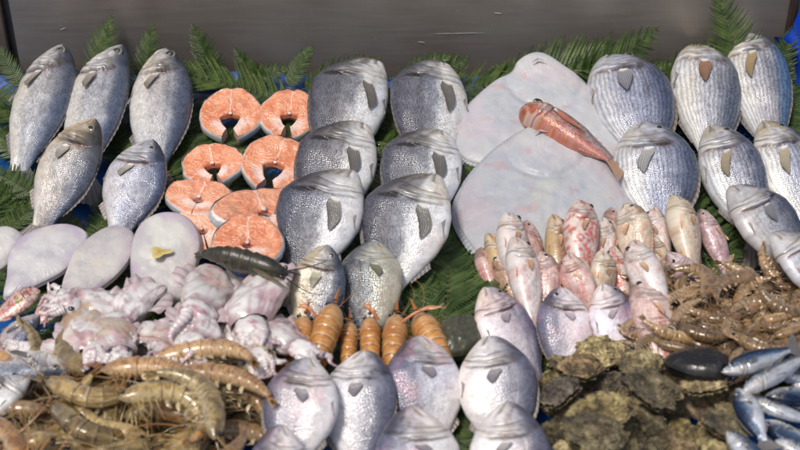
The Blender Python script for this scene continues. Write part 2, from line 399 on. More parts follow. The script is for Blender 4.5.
U_ = [(40, 130, -15, 110, 'fern frond at the left edge beside the first sea bass'), (35, 165, -15, 130, 'fern frond pointing left below the left back corner'),
      (45, 205, -10, 160, 'fern frond left of the first sea bass tail'), (20, 215, -25, 185, 'fern frond at the left edge above the soles'),
      (0, 235, 60, 190, 'fern frond under the first sea bass tail'), (80, 235, 35, 195, 'fern frond between the sea bass tails on the left'),
      (90, 240, 120, 195, 'fern frond between the brown and the grey front sea bass'), (128, 175, 118, 115, 'fern frond between the upper bass and the grey front bass'),
      (188, 215, 165, 140, 'fern frond left of the salmon steaks'), (202, 155, 190, 100, 'fern frond right of the third sea bass'),
      (250, 165, 215, 115, 'fern frond showing through the back left salmon steak'), (300, 165, 275, 112, 'fern frond showing through the back right salmon steak'),
      (225, 215, 232, 155, 'fern frond in the gap between the middle salmon steaks'), (280, 200, 250, 170, 'fern frond seen through the middle right salmon steak'),
      (195, 210, 225, 170, 'fern frond under the left middle salmon steak'),
      (385, 165, 392, 90, 'fern frond between the upper bream columns'), (375, 235, 395, 160, 'fern frond between the lower bream columns'), (360, 265, 392, 205, 'fern frond in the gap left of the lowest bream of the second column'),
      (350, 330, 345, 235, 'fern frond between the two middle silver breams'),
      (100, 320, 150, 270, 'fern frond beside the tip of the third sole'), (150, 325, 115, 285, 'fern frond between the third sole and the squid'), (30, 320, 5, 270, 'fern frond between the left soles and the small red fish'), (70, 300, 20, 290, 'fern frond under the second sole'), (115, 250, 140, 200, 'fern frond right of the third sole'),
      (405, 345, 470, 240, 'fern frond on the left of the bare fern patch in the centre'), (448, 360, 440, 225, 'large fern frond with brown stem in the middle of the bare fern patch'),
      (440, 345, 395, 255, 'fern frond at the left side of the bare patch beside the golden bream'), (480, 350, 462, 230, 'fern frond at the right side of the bare fern patch'),
      (410, 305, 500, 262, 'fern frond lying crosswise in the bare fern patch'), (400, 330, 500, 310, 'lowest crosswise fern frond in the bare fern patch'),
      (470, 290, 400, 280, 'fern frond pointing left in the bare fern patch'), (475, 250, 425, 235, 'fern frond below the second column of breams'),
      (455, 215, 475, 150, 'fern frond between the second bream column and the turbots'),
      (470, 470, 465, 370, 'fern frond between the front breams in the centre'), (455, 450, 480, 380, 'fern frond deep in the gap of the front breams'), (540, 400, 530, 330, 'fern frond right of the front breams'), (395, 460, 392, 370, 'fern frond between second and third front bream'),
      (595, 380, 592, 300, 'fern frond between the pale centre breams'), (620, 320, 590, 270, 'fern frond in the gap under the red mullets'), (640, 330, 615, 280, 'fern frond left of the split pink mullet'),
      (655, 300, 720, 265, 'fern frond below the lilac mullet'), (670, 290, 745, 275, 'fern frond right of the lilac mullet'), (700, 280, 745, 245, 'fern frond under the dark grey bream head'), (720, 265, 700, 215, 'fern frond between the mullets and the dark grey bream'),
      (690, 215, 680, 140, 'fern frond between the two columns of striped fish'), (755, 185, 735, 120, 'fern frond between the striped fish on the right'), (815, 190, 795, 95, 'fern frond at the right edge by the striped fish'), (700, 150, 670, 90, 'fern frond right of the upper striped bream'), (800, 130, 790, 70, 'fern frond right of the last striped fish'),
      (470, 170, 455, 100, 'fern frond left of the upper turbot'), (620, 120, 590, 60, 'fern frond right of the upper turbot wing'),
      (255, 385, 230, 340, 'fern frond under the squid'), (180, 360, 185, 320, 'bit of fern frond between the squid'), (530, 360, 545, 320, 'fern frond between the first and second pale centre bream')]
for (a_, b_, c_, d_, lab) in U_:
    z = .018+rnd.random()*.016
    frond(a_, b_, z, c_, d_, z+.014, lab, sc=None if abs(a_-c_)+abs(b_-d_) > 75 else rnd.uniform(.5, .75), roll=rnd.uniform(-15, 15))

for k in range(15):
    x = 5+k*55+rnd.uniform(-10, 10); dx = rnd.choice((-1, 1))*rnd.uniform(45, 75)
    frond(x-dx/2, 108+rnd.uniform(-6, 6), .022, x+dx/2, 88+rnd.uniform(-8, 6), .05, 'fern frond lying along the foot of the steel panel behind the back row', sc=rnd.uniform(.6, .8))
for k in range(46):
    x = rnd.uniform(0, 800); y = rnd.uniform(125, 400); a_ = rnd.uniform(0, 2*PI)
    if x > 470 and x < 630 and y < 230: continue
    reg = ('left' if x < 280 else 'middle' if x < 540 else 'right')+(' back' if y < 240 else ' front')
    frond(x, y, .013+rnd.random()*.012, x+80*math.cos(a_), y+45*math.sin(a_), .02+rnd.random()*.012, 'fern frond glimpsed between the fish in the %s part of the counter' % reg, sc=rnd.uniform(.75, 1))
# ------------------------------------------------------------------ fish
SP = {}
def species(name, d, v, t, mat, col, tail=.84, **k): SP[name] = dict(d=d, v=v, t=t, mat=mat, col=col, tail=tail, **k)
X0 = [0, .02, .06, .12, .2, .3, .42, .55, .68, .78, .86, 1]
def c_base(back, flank, belly, mid=0., bs=-.05, be=-.6):
    def f(s, y, sd):
        nz = n2(s, y, 7, 2.2, sd); nf = n2(s, y, 34, 9, sd+5); nb = n2(s, y, 3, 1.2, sd+15)
        c = mix(flank, back, sm(mid+.05, .80, y+.20*nz)); c = mix(c, belly, sm(bs, be, y+.16*nz))
        c = mix(c, c*np.array([1.0, .88, .80]), .5*sm(.1, .7, nb)); c = mix(c, c*np.array([.86, .92, 1.08]), .5*sm(.1, .7, -nb))
        return c*(1+.10*nf[..., None])
    return f
species('bass', [0, .022, .048, .075, .10, .122, .13, .12, .09, .06, .045, .045], [0, .028, .052, .08, .108, .13, .135, .12, .085, .055, .04, .04],
        [0, .014, .036, .055, .068, .075, .075, .065, .045, .028, .016, .008], M_bass, c_base((.10, .125, .19), (.44, .445, .47), (.70, .68, .64)))
species('gilt', [0, .050, .090, .130, .168, .195, .185, .155, .11, .065, .045, .045], [0, .036, .062, .10, .14, .17, .175, .15, .10, .06, .04, .04],
        [0, .024, .045, .063, .076, .083, .08, .066, .045, .026, .015, .008], M_gilt, c_base((.085, .09, .12), (.33, .34, .38), (.80, .81, .82), mid=-.40, bs=.0, be=-.32))
species('strp', [0, .034, .068, .102, .132, .155, .16, .14, .10, .06, .042, .04], [0, .025, .055, .09, .125, .153, .16, .14, .095, .055, .04, .04],
        [0, .014, .036, .056, .072, .082, .08, .068, .045, .026, .015, .008], M_strp, c_base((.13, .15, .205), (.52, .53, .59), (.76, .74, .68)))
species('pale', [0, .040, .070, .10, .134, .16, .16, .14, .10, .06, .042, .04], [0, .034, .06, .095, .132, .158, .165, .145, .10, .056, .04, .04],
        [0, .026, .048, .065, .078, .086, .085, .072, .048, .026, .015, .008], M_smooth, c_base((.13, .14, .20), (.47, .465, .51), (.80, .79, .78), mid=.0, bs=.25, be=-.4))
species('mull', [0, .04, .085, .115, .135, .14, .13, .11, .08, .06, .045, .045], [0, .022, .04, .065, .09, .105, .11, .10, .075, .055, .045, .04],
        [0, .024, .048, .066, .078, .082, .08, .065, .045, .03, .018, .01], M_mull, c_base((.50, .31, .24), (.58, .41, .34), (.66, .58, .50)))
species('sard', [0, .02, .04, .06, .08, .09, .092, .08, .06, .04, .028, .028], [0, .02, .04, .065, .085, .1, .10, .085, .06, .04, .028, .028],
        [0, .015, .03, .042, .05, .055, .055, .048, .034, .022, .012, .006], M_sard, c_base((.008, .022, .06), (.16, .24, .36), (.72, .74, .77), mid=-.15, bs=-.0, be=-.3))
species('scorp', [0, .045, .08, .11, .135, .15, .15, .13, .10, .075, .05, .045], [0, .04, .065, .09, .11, .12, .125, .11, .085, .06, .04, .04],
        [0, .05, .085, .11, .12, .12, .11, .095, .055, .035, .02, .01], M_scorp, None)

def fin(parent, name, base, dirs, lens, col, seed=0, steps=8, sub=5, tipc=None, curve=0):
    """fan of rays from base points along dirs with lengths"""
    base = np.asarray(base); dirs = np.asarray(dirs); lens = np.asarray(lens); n = len(base)
    k = (n-1)*sub+1; x = np.linspace(0, n-1, k); i = np.arange(n)
    B = np.stack([np.interp(x, i, base[:, j]) for j in range(3)], -1); Dv = np.stack([np.interp(x, i, dirs[:, j]) for j in range(3)], -1)
    Lz = np.interp(x, i, lens); t = np.linspace(0, 1, steps)
    ray = .5+.5*np.cos(x*2*PI)
    Lz = Lz*(.97+.03*ray)
    V = B[:, None]+Dv[:, None]*(Lz[:, None]*t)[..., None]
    nrm = unit(np.cross(dirs[0]+1e-6, dirs[-1]+base[-1]-base[0]))
    V = V+nrm*((ray[:, None]-.5)*.0012*t+curve*Lz[:, None]*t*t)[..., None]
    c = mix(np.asarray(col)*.6, np.asarray(col), np.broadcast_to(ray[:, None], V.shape[:2]))
    if tipc is not None: c = mix(c, tipc, np.broadcast_to(t[None]**2, V.shape[:2]))
    mb = MB(); mb.grid(V, c); return mb.build(name, M_fin, parent)

def make_fish(sp, head, tail, Hpx, zh, zt, label, cat, group=None, flip=False, roll=0, bend=.05, seed=None, name='fish',
              tint=None, blush=0, gill=1.0, pect=(.16, .15, .14), paint=None, scal=1.0, stripe=0, met=.35, curve=0, NS=150, NA=56, thick=1.0, eyes=True, pl=.16, tbend=0.0, open_gill=False, eyesz=1.0, pfy=-.12, snout=None, dfh=1.0):
    seed = rnd.randrange(1000) if seed is None else seed
    if bend > .06: head = (head[0], head[1]-bend*55)
    q = SP[sp]; a, b = P(*head, zh), P(*tail, zt); L = float(np.linalg.norm(b-a)); c = (a+b)/2
    rj = random.Random(seed*3+1); big = name in ('sea_bass', 'gilthead_bream', 'striped_bream', 'white_bream', 'pandora_bream')
    H = Hpx*(1.07 if big else 1.0)/ppm(c)
    snout = (rj.uniform(-.03, .03) if snout is None else snout)
    so = lambda s_: snout*(np.clip(.30-s_, 0, 1)/.30)**1.6
    if big: roll += rj.uniform(-7, 7); curve += rj.uniform(-.014, .014); bend *= rj.uniform(.6, 1.25); pl *= rj.uniform(.85, 1.15)
    hm = max(np.interp(.33, X0, q['d'])+np.interp(.33, X0, q['v']), max(q['d'])+max(q['v']))
    ks = H/(hm*L); fy = -1.0 if flip else 1.0
    X, Y, Z = frame(b-a, roll)
    root = thing(name, label, cat, mat4(X, Y, Z, a), group)
    se = q['tail']+.02
    s1 = np.concatenate([np.linspace(0, .33, int(NS*.5), endpoint=False)**1.0, np.linspace(.33, se, NS-int(NS*.5))])
    ang = np.linspace(-PI/2, 3*PI/2, NA)
    s, A = np.meshgrid(s1, ang, indexing='ij')
    dd, vv, tt = (prof(X0, q[k_], s) for k_ in ('d', 'v', 't'))
    tt = tt*max(.8, min(1.25, ks**.5))*thick
    tt = tt*np.sqrt(np.clip((se+.002-s)/.07, .004, 1)); tt = np.maximum(tt, .001); dd = np.maximum(dd, .0008)*ks; vv = np.maximum(vv, .0008)*ks
    ca, sa = np.cos(A), np.sin(A)
    cy = np.sign(ca)*np.abs(ca)**.92
    y = (dd-vv)/2+(dd+vv)/2*cy; z = tt*np.sign(sa)*np.abs(sa)**.82
    yn = cy
    r_ = random.Random(seed); gs = r_.uniform(-.018, .018)
    wob = .010*n2(s*0+seed, yn, 1, 3.2, seed+71, 3)
    ge = .262*(1-.20*(yn+.12)**2)+gs*yn+wob                          # gill cover edge
    ed = s-ge
    plate = sm(.80, .35, yn)*sm(-1.05, -.9, yn)
    hd = sm(0.004, -.003, ed)*sm(-.15, -.03, ed)*plate
    side = np.abs(sa)
    lift = .017*ks*hd*gill*side*(1+.35*n2(s, yn, 9, 2, seed+44))
    gn = sm(-.55, .35, n2(s*0+1, yn, 1, 2.6, seed+51, 3)+.25)
    pre = np.exp(-((s-ge*.66+.02*yn)/.0055)**2)*sm(.85, .5, np.abs(yn+.1))*(.4+.6*gn)
    pre2 = np.exp(-((s-ge*.83)/.0048)**2)*sm(.65, .2, yn)*(.3+.7*gn)
    pre3 = np.exp(-((s-ge*.92-.02*yn)/.0045)**2)*sm(.6, .1, yn)
    mouth = np.exp(-((yn+.25+s*2.4)/.085)**2)*sm(.11, .08, s)
    gl = np.exp(-((ed-.005)/.0055)**2)*plate*sm(.98, .75, np.abs(yn))*(.35+.65*gn)
    eb = np.exp(-(((s-.11)/.028)**2+((yn-.34)/.22)**2))
    brow = np.exp(-(((s-.105)/.045)**2+((yn-.62)/.10)**2))
    wr = n2(s, yn, 22, 5, seed+3)*.004*sm(.3, .2, s)
    headn = (n2(s, yn, 40, 7, seed+33, 3)*.0028+n2(s, yn, 18, 3, seed+36, 2)*.003)*sm(.03, -.01, ed)
    body_n = n2(s, yn, 5, 1.6, seed+8)*.006+n2(s, yn, 14, 4, seed+12)*.0022
    dz = lift-.010*pre-.009*pre2-.007*pre3-.016*mouth-.013*gl+.008*eb+.005*brow+wr+body_n+headn
    ll = .30-.12*np.sin(np.clip((s-.25)/.6, 0, 1)*PI)+.10*np.sin(np.clip((s-.25)/.6, 0, 1)*PI)
    lat = np.exp(-((yn-ll)/.042)**2)*sm(.24, .27, s)
    z = z+np.sign(sa)*side*dz*sm(0, .03, s)
    z = z-.004*lat*side
    bendf = lambda s_: -bend*(np.clip(.34-s_, 0, 1)/.34)**1.7-tbend*(np.clip(s_-.5, 0, 1)/.5)**2
    zb = z+bendf(s)
    yb = y+curve*np.sin(s*PI)+so(s)
    V = np.stack([s*L, yb*L*fy, zb*L], -1)
    if q['col']: c3 = q['col'](s, yn, seed)
    else: c3 = np.broadcast_to(np.array([.5, .4, .4]), s.shape+(3,))
    if tint is not None: c3 = c3*np.asarray(tint)
    hn = n2(s, yn, 16, 4, seed+21)
    if blush: c3 = mix(c3, np.array([.62, .30, .36]), np.clip(blush*sm(-.2, .7, n2(s, yn, 6, 2, seed+31))*sm(.62, .4, s), 0, 1))
    if paint: c3 = paint(s, yn, seed, c3)
    headm = sm(.01, -.02, ed)
    hn2 = n2(s, yn, 38, 9, seed+61, 3)
    c3 = mix(c3, c3*np.array([.78, .72, .60]), headm*.8*sm(-.3, .6, hn))
    c3 = mix(c3, np.array([.62, .60, .57]) if tint is None else np.array([.6, .58, .55])*np.asarray(tint), headm*.45*sm(0, .5, -hn+.2)*sm(.75, .1, yn))
    c3 = mix(c3, c3*.35, headm*.7*sm(.25, .65, hn2)*sm(-.5, .5, yn)); c3 = mix(c3, c3*.42, .7*headm*sm(.45, .85, yn))
    gp_ = sm(-.075, -.02, ed)*sm(.012, .0, ed)*sm(-.45, -.05, yn)*sm(.85, .55, yn)*sm(-.15, .45, n2(s, yn, 24, 5, seed+91, 3)+.15)
    c3 = mix(c3, np.array([.09, .07, .055]), .80*gp_*min(1, gill))
    ck_ = sm(.015, .05, s)*sm(.75, .55, s/np.maximum(ge, .01))*sm(.5, .15, yn)*sm(-1, -.7, yn)
    c3 = mix(c3, c3*1.25+.06, .45*ck_*sm(-.4, .3, -hn2))
    dkc = np.array([.040, .030, .030]) if not open_gill else np.array([.06, .016, .012])
    c3 = mix(c3, dkc, np.clip(gl*min(1, gill)+.65*pre*headm+.6*pre2*headm+.5*pre3*headm+.75*mouth, 0, .93))
    c3 = mix(c3, np.array([.30, .10, .09]), .35*np.exp(-((ed-.016)/.012)**2)*gn*plate*(gill > .9))
    c3 = mix(c3, c3*.42, .75*lat*(.6+.4*sm(-.5, .5, n2(s, yn*0, 60, 1, seed+77))))
    mk = np.stack([scal*sm(-.005, .02, ed)*sm(-1.0, .1, yn+.2)*np.ones_like(s), stripe*sm(0, .03, ed)*sm(1.02, .9, np.abs(yn)), met*(1-.5*headm)], -1)
    uv = np.stack([s*L, yn*H/2], -1)+seed*.37
    mb = MB(); mb.grid(V, np.clip(c3, 0, 1), mk, uv, flip=not flip)
    mb.build('body', q['mat'], root)
    hw = lambda s_: (prof(X0, q['d'], s_)*ks, prof(X0, q['v'], s_)*ks, prof(X0, q['t'], s_)*thick*max(.8, min(1.25, ks**.5)))
    def surf(s_, y_, out=.0):
        d_, v_, t_ = (float(k_) for k_ in hw(np.array([s_])[0]))
        yy_ = (d_-v_)/2+(d_+v_)/2*y_; zz_ = t_*max(0, 1-abs(y_)**2.17)**.41+out+.008*max(0, 1-abs(s_-.27)/.06)
        return np.array([s_*L, (yy_+curve*math.sin(s_*PI)+float(so(s_)))*L*fy, (zz_+float(bendf(s_)))*L])
    if eyes:
        for nm_, sgn in (('eye', 1),):
            e = surf(.112, .42, .003); er = .025*L*min(1.2, ks)*eyesz
            m_ = MB(); t = np.linspace(0, PI/2, 12)[:, None]; aa = np.linspace(0, 2*PI, 24)[None]
            Ve = np.stack([np.sin(t)*np.cos(aa)*er, np.sin(t)*np.sin(aa)*er, np.cos(t)*er*.45+0*aa], -1)+e-np.array([0, 0, er*.15])
            pc = sm(.76, .66, np.broadcast_to(np.sin(t), Ve.shape[:2])); pc2 = sm(.93, .99, np.broadcast_to(np.sin(t), Ve.shape[:2]))
            ce = mix(np.array([.26, .25, .20]), np.array([.012, .014, .02]), pc); ce = mix(ce, np.array([.1, .09, .08]), pc2)
            m_.grid(Ve, ce); m_.build('eye', M_eye, root)
    if pl:
        pc_ = np.asarray(pect, float); U_n, W_n = 31, 14; wx = r_.uniform(-.12, .12)
        Vp = np.zeros((U_n, W_n, 3)); cp = np.zeros((U_n, W_n, 3))
        for iu in range(U_n):
            w_ = -1+2*iu/(U_n-1); ray = .5+.5*math.cos(w_*PI*8); ln = pl*(1-.42*abs(w_-.25)**1.5)*(.97+.03*ray)
            for iw in range(W_n):
                t_ = iw/(W_n-1); sp_s = .285+ln*t_; wid = (.07+.17*t_**.7-.10*t_**3)*1.0
                Vp[iu, iw] = surf(min(.8, sp_s), pfy+wx*t_-w_*wid*1.15-.10*t_, .010+.012*t_*t_+.0012*ray)
                cp[iu, iw] = pc_*(.55+.55*ray)*(1.25-.5*t_) if t_ > .1 else np.array([.6, .58, .54])
        mb = MB(); mb.grid(Vp, np.clip(cp, 0, 1)); mb.build('pectoral_fin', M_fin, root)
    # tail fin
    dt, vt, _ = hw(np.array(q['tail'])); n_ = 11
    base = [np.array([q['tail']*L, L*fy*(dt-(dt+vt)*i/(n_-1)), L*float(bendf(q['tail']))]) for i in range(n_)]
    fan = np.linspace(1, -1, n_); lens = [L*(1-q['tail'])*(1.0+.55*abs(f_)**1.2) for f_ in fan]
    dirs = [unit([1, fy*.62*f_*min(1.2, ks), -.1]) for f_ in fan]
    fcol = np.array([.16, .15, .15]) if tint is None or sp == 'gilt' else np.array([.2, .17, .15])
    if sp in ('mull', 'scorp'): fcol = np.array([.5, .3, .2])
    fin(root, 'tail_fin', base, dirs, lens, fcol, seed)
    # dorsal fin, folded
    n_ = 12; ss = np.linspace(.34, .74, n_)
    base = [np.array([x_*L, L*fy*(float(hw(np.array(x_))[0])*.985+curve*math.sin(x_*PI)), L*float(bendf(x_))]) for x_ in ss]
    fin(root, 'dorsal_fin', base, [unit([1, fy*.45, .1])]*n_, L*.022*dfh*np.sin(np.linspace(.5, 2.9, n_))*ks*(1 if dfh == 1 else 1+.25*np.cos(np.arange(n_)*PI)), fcol*1.1, seed)
    n_ = 6; ss = np.linspace(.60, .74, n_)
    base = [np.array([x_*L, -L*fy*(float(hw(np.array(x_))[1])*.985-curve*math.sin(x_*PI)), L*float(bendf(x_))]) for x_ in ss]
    fin(root, 'anal_fin', base, [unit([1, -fy*.5, .1])]*n_, L*.03*np.linspace(1, .4, n_)*ks, fcol*1.3, seed)
    n_ = 5; base = [surf(.33+.008*i, -.90+.02*i, .0) for i in range(n_)]
    fin(root, 'pelvic_fin', base, [unit([1, -fy*(.05+.10*i), .04]) for i in range(n_)], L*.11*np.array([.8, 1, .95, .8, .6]), fcol*1.8, seed)
    return root

# --- sea bass
GB = 'sea bass in the left corner'
bp = dict(cat='fish', group=GB, name='sea_bass', stripe=.0, met=.2, bend=.02, pect=(.30, .27, .23), pl=.11)
make_fish('bass', (64, 42), (10, 194), 59, .125, .03, 'leftmost back sea bass with its head against the steel panel', roll=8, **bp)
make_fish('bass', (116, 42), (74, 200), 59, .125, .03, 'second back sea bass from the left, behind the brownish gaping bass', roll=4, **bp)
make_fish('bass', (169, 45), (150, 196), 60, .125, .03, 'third back sea bass, beside the back salmon steak', roll=0, **bp)
def brown_head(s, y, sd, c):
    return mix(c, c*np.array([1.0, .90, .66]), sm(.5, .1, s+.15*n2(s, y, 6, 2, sd)))
make_fish('bass', (94, 117), (32, 246), 60, .165, .045, 'brownish sea bass with gaping gill in the front bass row', roll=6, open_gill=True, gill=1.7, paint=brown_head, tint=(.95, .88, .80), **bp)
make_fish('bass', (152, 138), (112, 252), 62, .155, .045, 'smaller blue-grey sea bass in front row, left of the salmon', roll=2, tint=(.85, .86, .95), **bp)
# --- gilt-head breams
GG = 'gilt-head breams in two columns'
def gilt_p(s, y, sd, c):
    c = mix(c, np.array([.34, .27, .17]), .6*sm(.16, .02, s)*sm(-.3, .3, y))
    c = mix(c, np.array([.02, .018, .022]), .95*sm(.9, .4, ((s-.262-.03*(y-.4))/.026)**2+((y-.48)/.36)**2+.5*n2(s, y, 30, 8, sd+3)))
    return mix(c, np.array([.82, .83, .83]), .6*np.exp(-(((s-.2)/.08)**2+((y+.5)/.4)**2)))
gp = dict(cat='fish', group=GG, name='gilthead_bream', flip=True, met=.12, bend=.09, pect=(.15, .14, .13), pl=.2, pfy=-.36, eyes=False, gill=.7, snout=-.075, paint=gilt_p, scal=1.0)
make_fish('gilt', (366, 54), (328, 198), 76, .125, .03, 'topmost gilt-head bream of the left column, head on a fern', roll=-10, **gp)
make_fish('gilt', (432, 55), (425, 198), 76, .125, .03, 'topmost gilt-head bream of the right column', roll=-10, **gp)
make_fish('gilt', (353, 118), (310, 255), 78, .15, .04, 'middle gilt-head bream of the left column', roll=-10, **gp)
make_fish('gilt', (433, 124), (408, 258), 78, .15, .04, 'middle gilt-head bream of the right column', roll=-8, **gp)
make_fish('gilt', (340, 166), (292, 306), 85, .17, .04, 'lowest gilt-head bream of the left column, beside the salmon', roll=-8, tint=(.9, .9, .92), **gp)
make_fish('gilt', (424, 170), (382, 318), 86, .17, .03, 'lowest gilt-head bream of the right column, above the bare ferns', roll=-8, **gp)
# --- striped fish
GS = 'striped silver fish on the right'
def blueback(s, y, sd, c):
    return mix(c, np.array([.10, .21, .38]), .8*sm(.35, .9, y+.1*n2(s, y, 8, 3, sd)))
def olive(s, y, sd, c): return mix(c, np.array([.40, .33, .19]), .75*sm(.20, .05, s+.05*n2(s, y, 9, 3, sd)))
spk = dict(cat='fish', group=GS, name='striped_bream', met=.15, bend=.085, scal=.9, stripe=.9, eyesz=.75, snout=-.02)
make_fish('strp', (614, 46), (652, 196), 82, .125, .03, 'back striped bream with wide blue-grey back, right of the upper turbot', roll=6, tint=(.78, .82, .95), pect=(.22, .22, .25), **spk)
make_fish('strp', (702, 36), (712, 186), 68, .125, .03, 'second back striped fish, dark fin sticking up at its snout', roll=-4, pect=(.25, .14, .09), paint=olive, **spk)
make_fish('strp', (749, 25), (780, 178), 60, .13, .03, 'rightmost back striped fish with a bright blue back', roll=6, pect=(.35, .26, .14), paint=blueback, **spk)
make_fish('strp', (646, 120), (664, 262), 82, .15, .03, 'big striped bream with a dark grey head, right of the lower turbot', roll=4, tint=(.84, .87, .95), pect=(.3, .29, .29), **spk)
make_fish('strp', (714, 122), (765, 262), 62, .145, .03, 'slim striped fish with olive head in the middle right row', roll=4, tint=(.85, .87, .92), pect=(.34, .28, .18), paint=olive, **spk)
make_fish('strp', (768, 118), (828, 262), 62, .145, .03, 'slim striped fish at the right edge, second row', roll=4, pect=(.33, .28, .2), paint=olive, **spk)
spk['stripe'] = .25; spk['eyes'] = False; spk['group'] = 'grey breams at the right edge'; spk['name'] = 'grey_bream'
make_fish('pale', (737, 184), (818, 290), 78, .155, .05, 'dark grey bream with bluish head above the shrimp pile', roll=-8, tint=(.72, .74, .78), pect=(.24, .24, .26), gill=1.6, **spk)
make_fish('pale', (778, 232), (856, 320), 70, .16, .06, 'grey bream half out of the photo at the right edge above the shrimp', roll=-8, tint=(.85, .84, .84), pect=(.24, .24, .26), gill=1.5, **spk)
# --- middle
make_fish('bass', (330, 244), (300, 352), 56, .155, .055, 'tall silver bream with golden belly beside the squid', 'fish', name='silver_bream', flip=False, roll=-12, tint=(1.05, 1.02, .95),
          paint=lambda s, y, sd, c: mix(c, np.array([.55, .47, .30]), .55*sm(.2, -.6, y)), pect=(.32, .3, .2), met=.3, bend=.03)
make_fish('pale', (372, 240), (366, 362), 66, .12, .03, 'rounded olive silver bream lying behind the langoustines', 'fish', name='silver_bream', flip=True, roll=-4, gill=.3, tint=(.75, .78, .70),
          paint=lambda s, y, sd, c: mix(c, np.array([.56, .50, .34]), .5*sm(.1, -.7, y)), pect=(.2, .19, .12), pl=.1, met=.35, bend=.10, eyes=False)
GP = 'pale lilac breams in the centre'
pk = dict(cat='fish', group=GP, pl=.085, name='pandora_bream', met=.08, scal=.45, eyesz=.9, blush=.4, pect=(.46, .38, .42), tint=(1.12, 1.04, 1.08))
make_fish('pale', (483, 286), (548, 398), 60, .125, .03, 'pale lilac bream with its head beside the bare fern patch', flip=False, roll=-6, bend=.05, **pk)
make_fish('pale', (561, 284), (566, 396), 53, .12, .03, 'pale lilac bream, middle of three, behind the oysters', flip=True, roll=0, bend=.06, **pk)
make_fish('pale', (601, 282), (640, 392), 52, .12, .03, 'pale lilac bream, right one of three, beside the split pink mullet', flip=False, roll=-6, bend=.05, **pk)
GR = 'front row of pale blue-grey breams'
fk = dict(cat='fish', group=GR, name='white_bream', met=.12, scal=.55, pect=(.24, .22, .24), pl=.10, bend=.10, gill=.8, eyes=False, tint=(1.04, 1.02, 1.03), pfy=-.02)
make_fish('pale', (308, 358), (284, 492), 72, .16, .06, 'leftmost front bream with pink flank, next to the big prawns', flip=True, roll=-6, blush=.35, **fk)
make_fish('pale', (361, 352), (358, 492), 73, .13, .03, 'second front bream, directly below the langoustines', flip=False, roll=4, **fk)
make_fish('pale', (420, 336), (432, 476), 74, .125, .02, 'third front bream with pink flank and dark left back', flip=True, roll=-8, blush=.4, **fk)
make_fish('pale', (490, 337), (512, 478), 76, .13, .02, 'fourth front bream with bluish right back, beside the oysters', flip=False, roll=8, **fk)
make_fish('pale', (412, 408), (430, 560), 82, .17, .05, 'blurred bream head at the bottom edge, overlapping the third front bream', flip=True, roll=-6, blush=.4, **fk)
make_fish('pale', (506, 404), (516, 560), 78, .175, .05, 'blurred bream head at the bottom edge, overlapping the fourth front bream', flip=False, roll=4, **fk)
make_fish('pale', (282, 428), (270, 560), 62, .16, .05, 'blurred small bream head at the bottom edge beside the prawns', flip=True, roll=-6, blush=.35, **fk)
# --- left edge fish
make_fish('bass', (74, 366), (-70, 372), 46, .11, .08, 'whitish fish with red gills under the squid at the left edge', 'fish', name='white_fish', flip=False, roll=0, tint=(1.3, 1.25, 1.2), gill=1.5, open_gill=True, bend=.04, scal=1)
make_fish('bass', (28, 372), (-60, 440), 52, .13, .10, 'scaly white fish at the left edge, left of the big prawns', 'fish', name='white_fish', flip=True, roll=10, tint=(1.35, 1.35, 1.35), bend=.06, scal=1)
make_fish('bass', (40, 314), (-22, 374), 33, .12, .08, 'small grey-pink fish at the left edge above the whitish fish', 'fish', name='small_fish', roll=0, tint=(1.0, .88, .88), gill=.5, bend=.02, eyes=False)
# --- red mullets
def redp(s, y, sd, c):
    nz = n2(s, y, 26, 9, sd, 3)
    return mix(mix(c, np.array([.78, .66, .62]), .5), np.array([.58, .10, .08]), .85*sm(-.15, .3, nz+.25*np.cos(y*5)))
def pinkp(s, y, sd, c):
    nz = n2(s, y, 12, 4, sd, 3)
    return mix(mix(c, np.array([.68, .50, .48]), .6), np.array([.60, .24, .22]), .6*sm(-.1, .5, nz))
def creamp(s, y, sd, c):
    return mix(mix(c, np.array([.72, .64, .50]), .7), np.array([.65, .36, .20]), .55*sm(0, .5, n2(s, y, 12, 5, sd)))
def brownp(s, y, sd, c): return mix(mix(c, np.array([.50, .30, .18]), .75), np.array([.55, .42, .16]), .5*sm(.1, -.7, y))
def lilacp(s, y, sd, c): return mix(mix(c, np.array([.55, .36, .42]), .8), np.array([.68, .58, .60]), .7*sm(0, .5, n2(s, y, 20, 8, sd)))
def whitep(s, y, sd, c): return mix(mix(c, np.array([.76, .70, .68]), .8), np.array([.66, .36, .34]), .55*sm(0, .5, n2(s, y, 10, 4, sd)))
GM = 'red mullets heaped below the turbots'
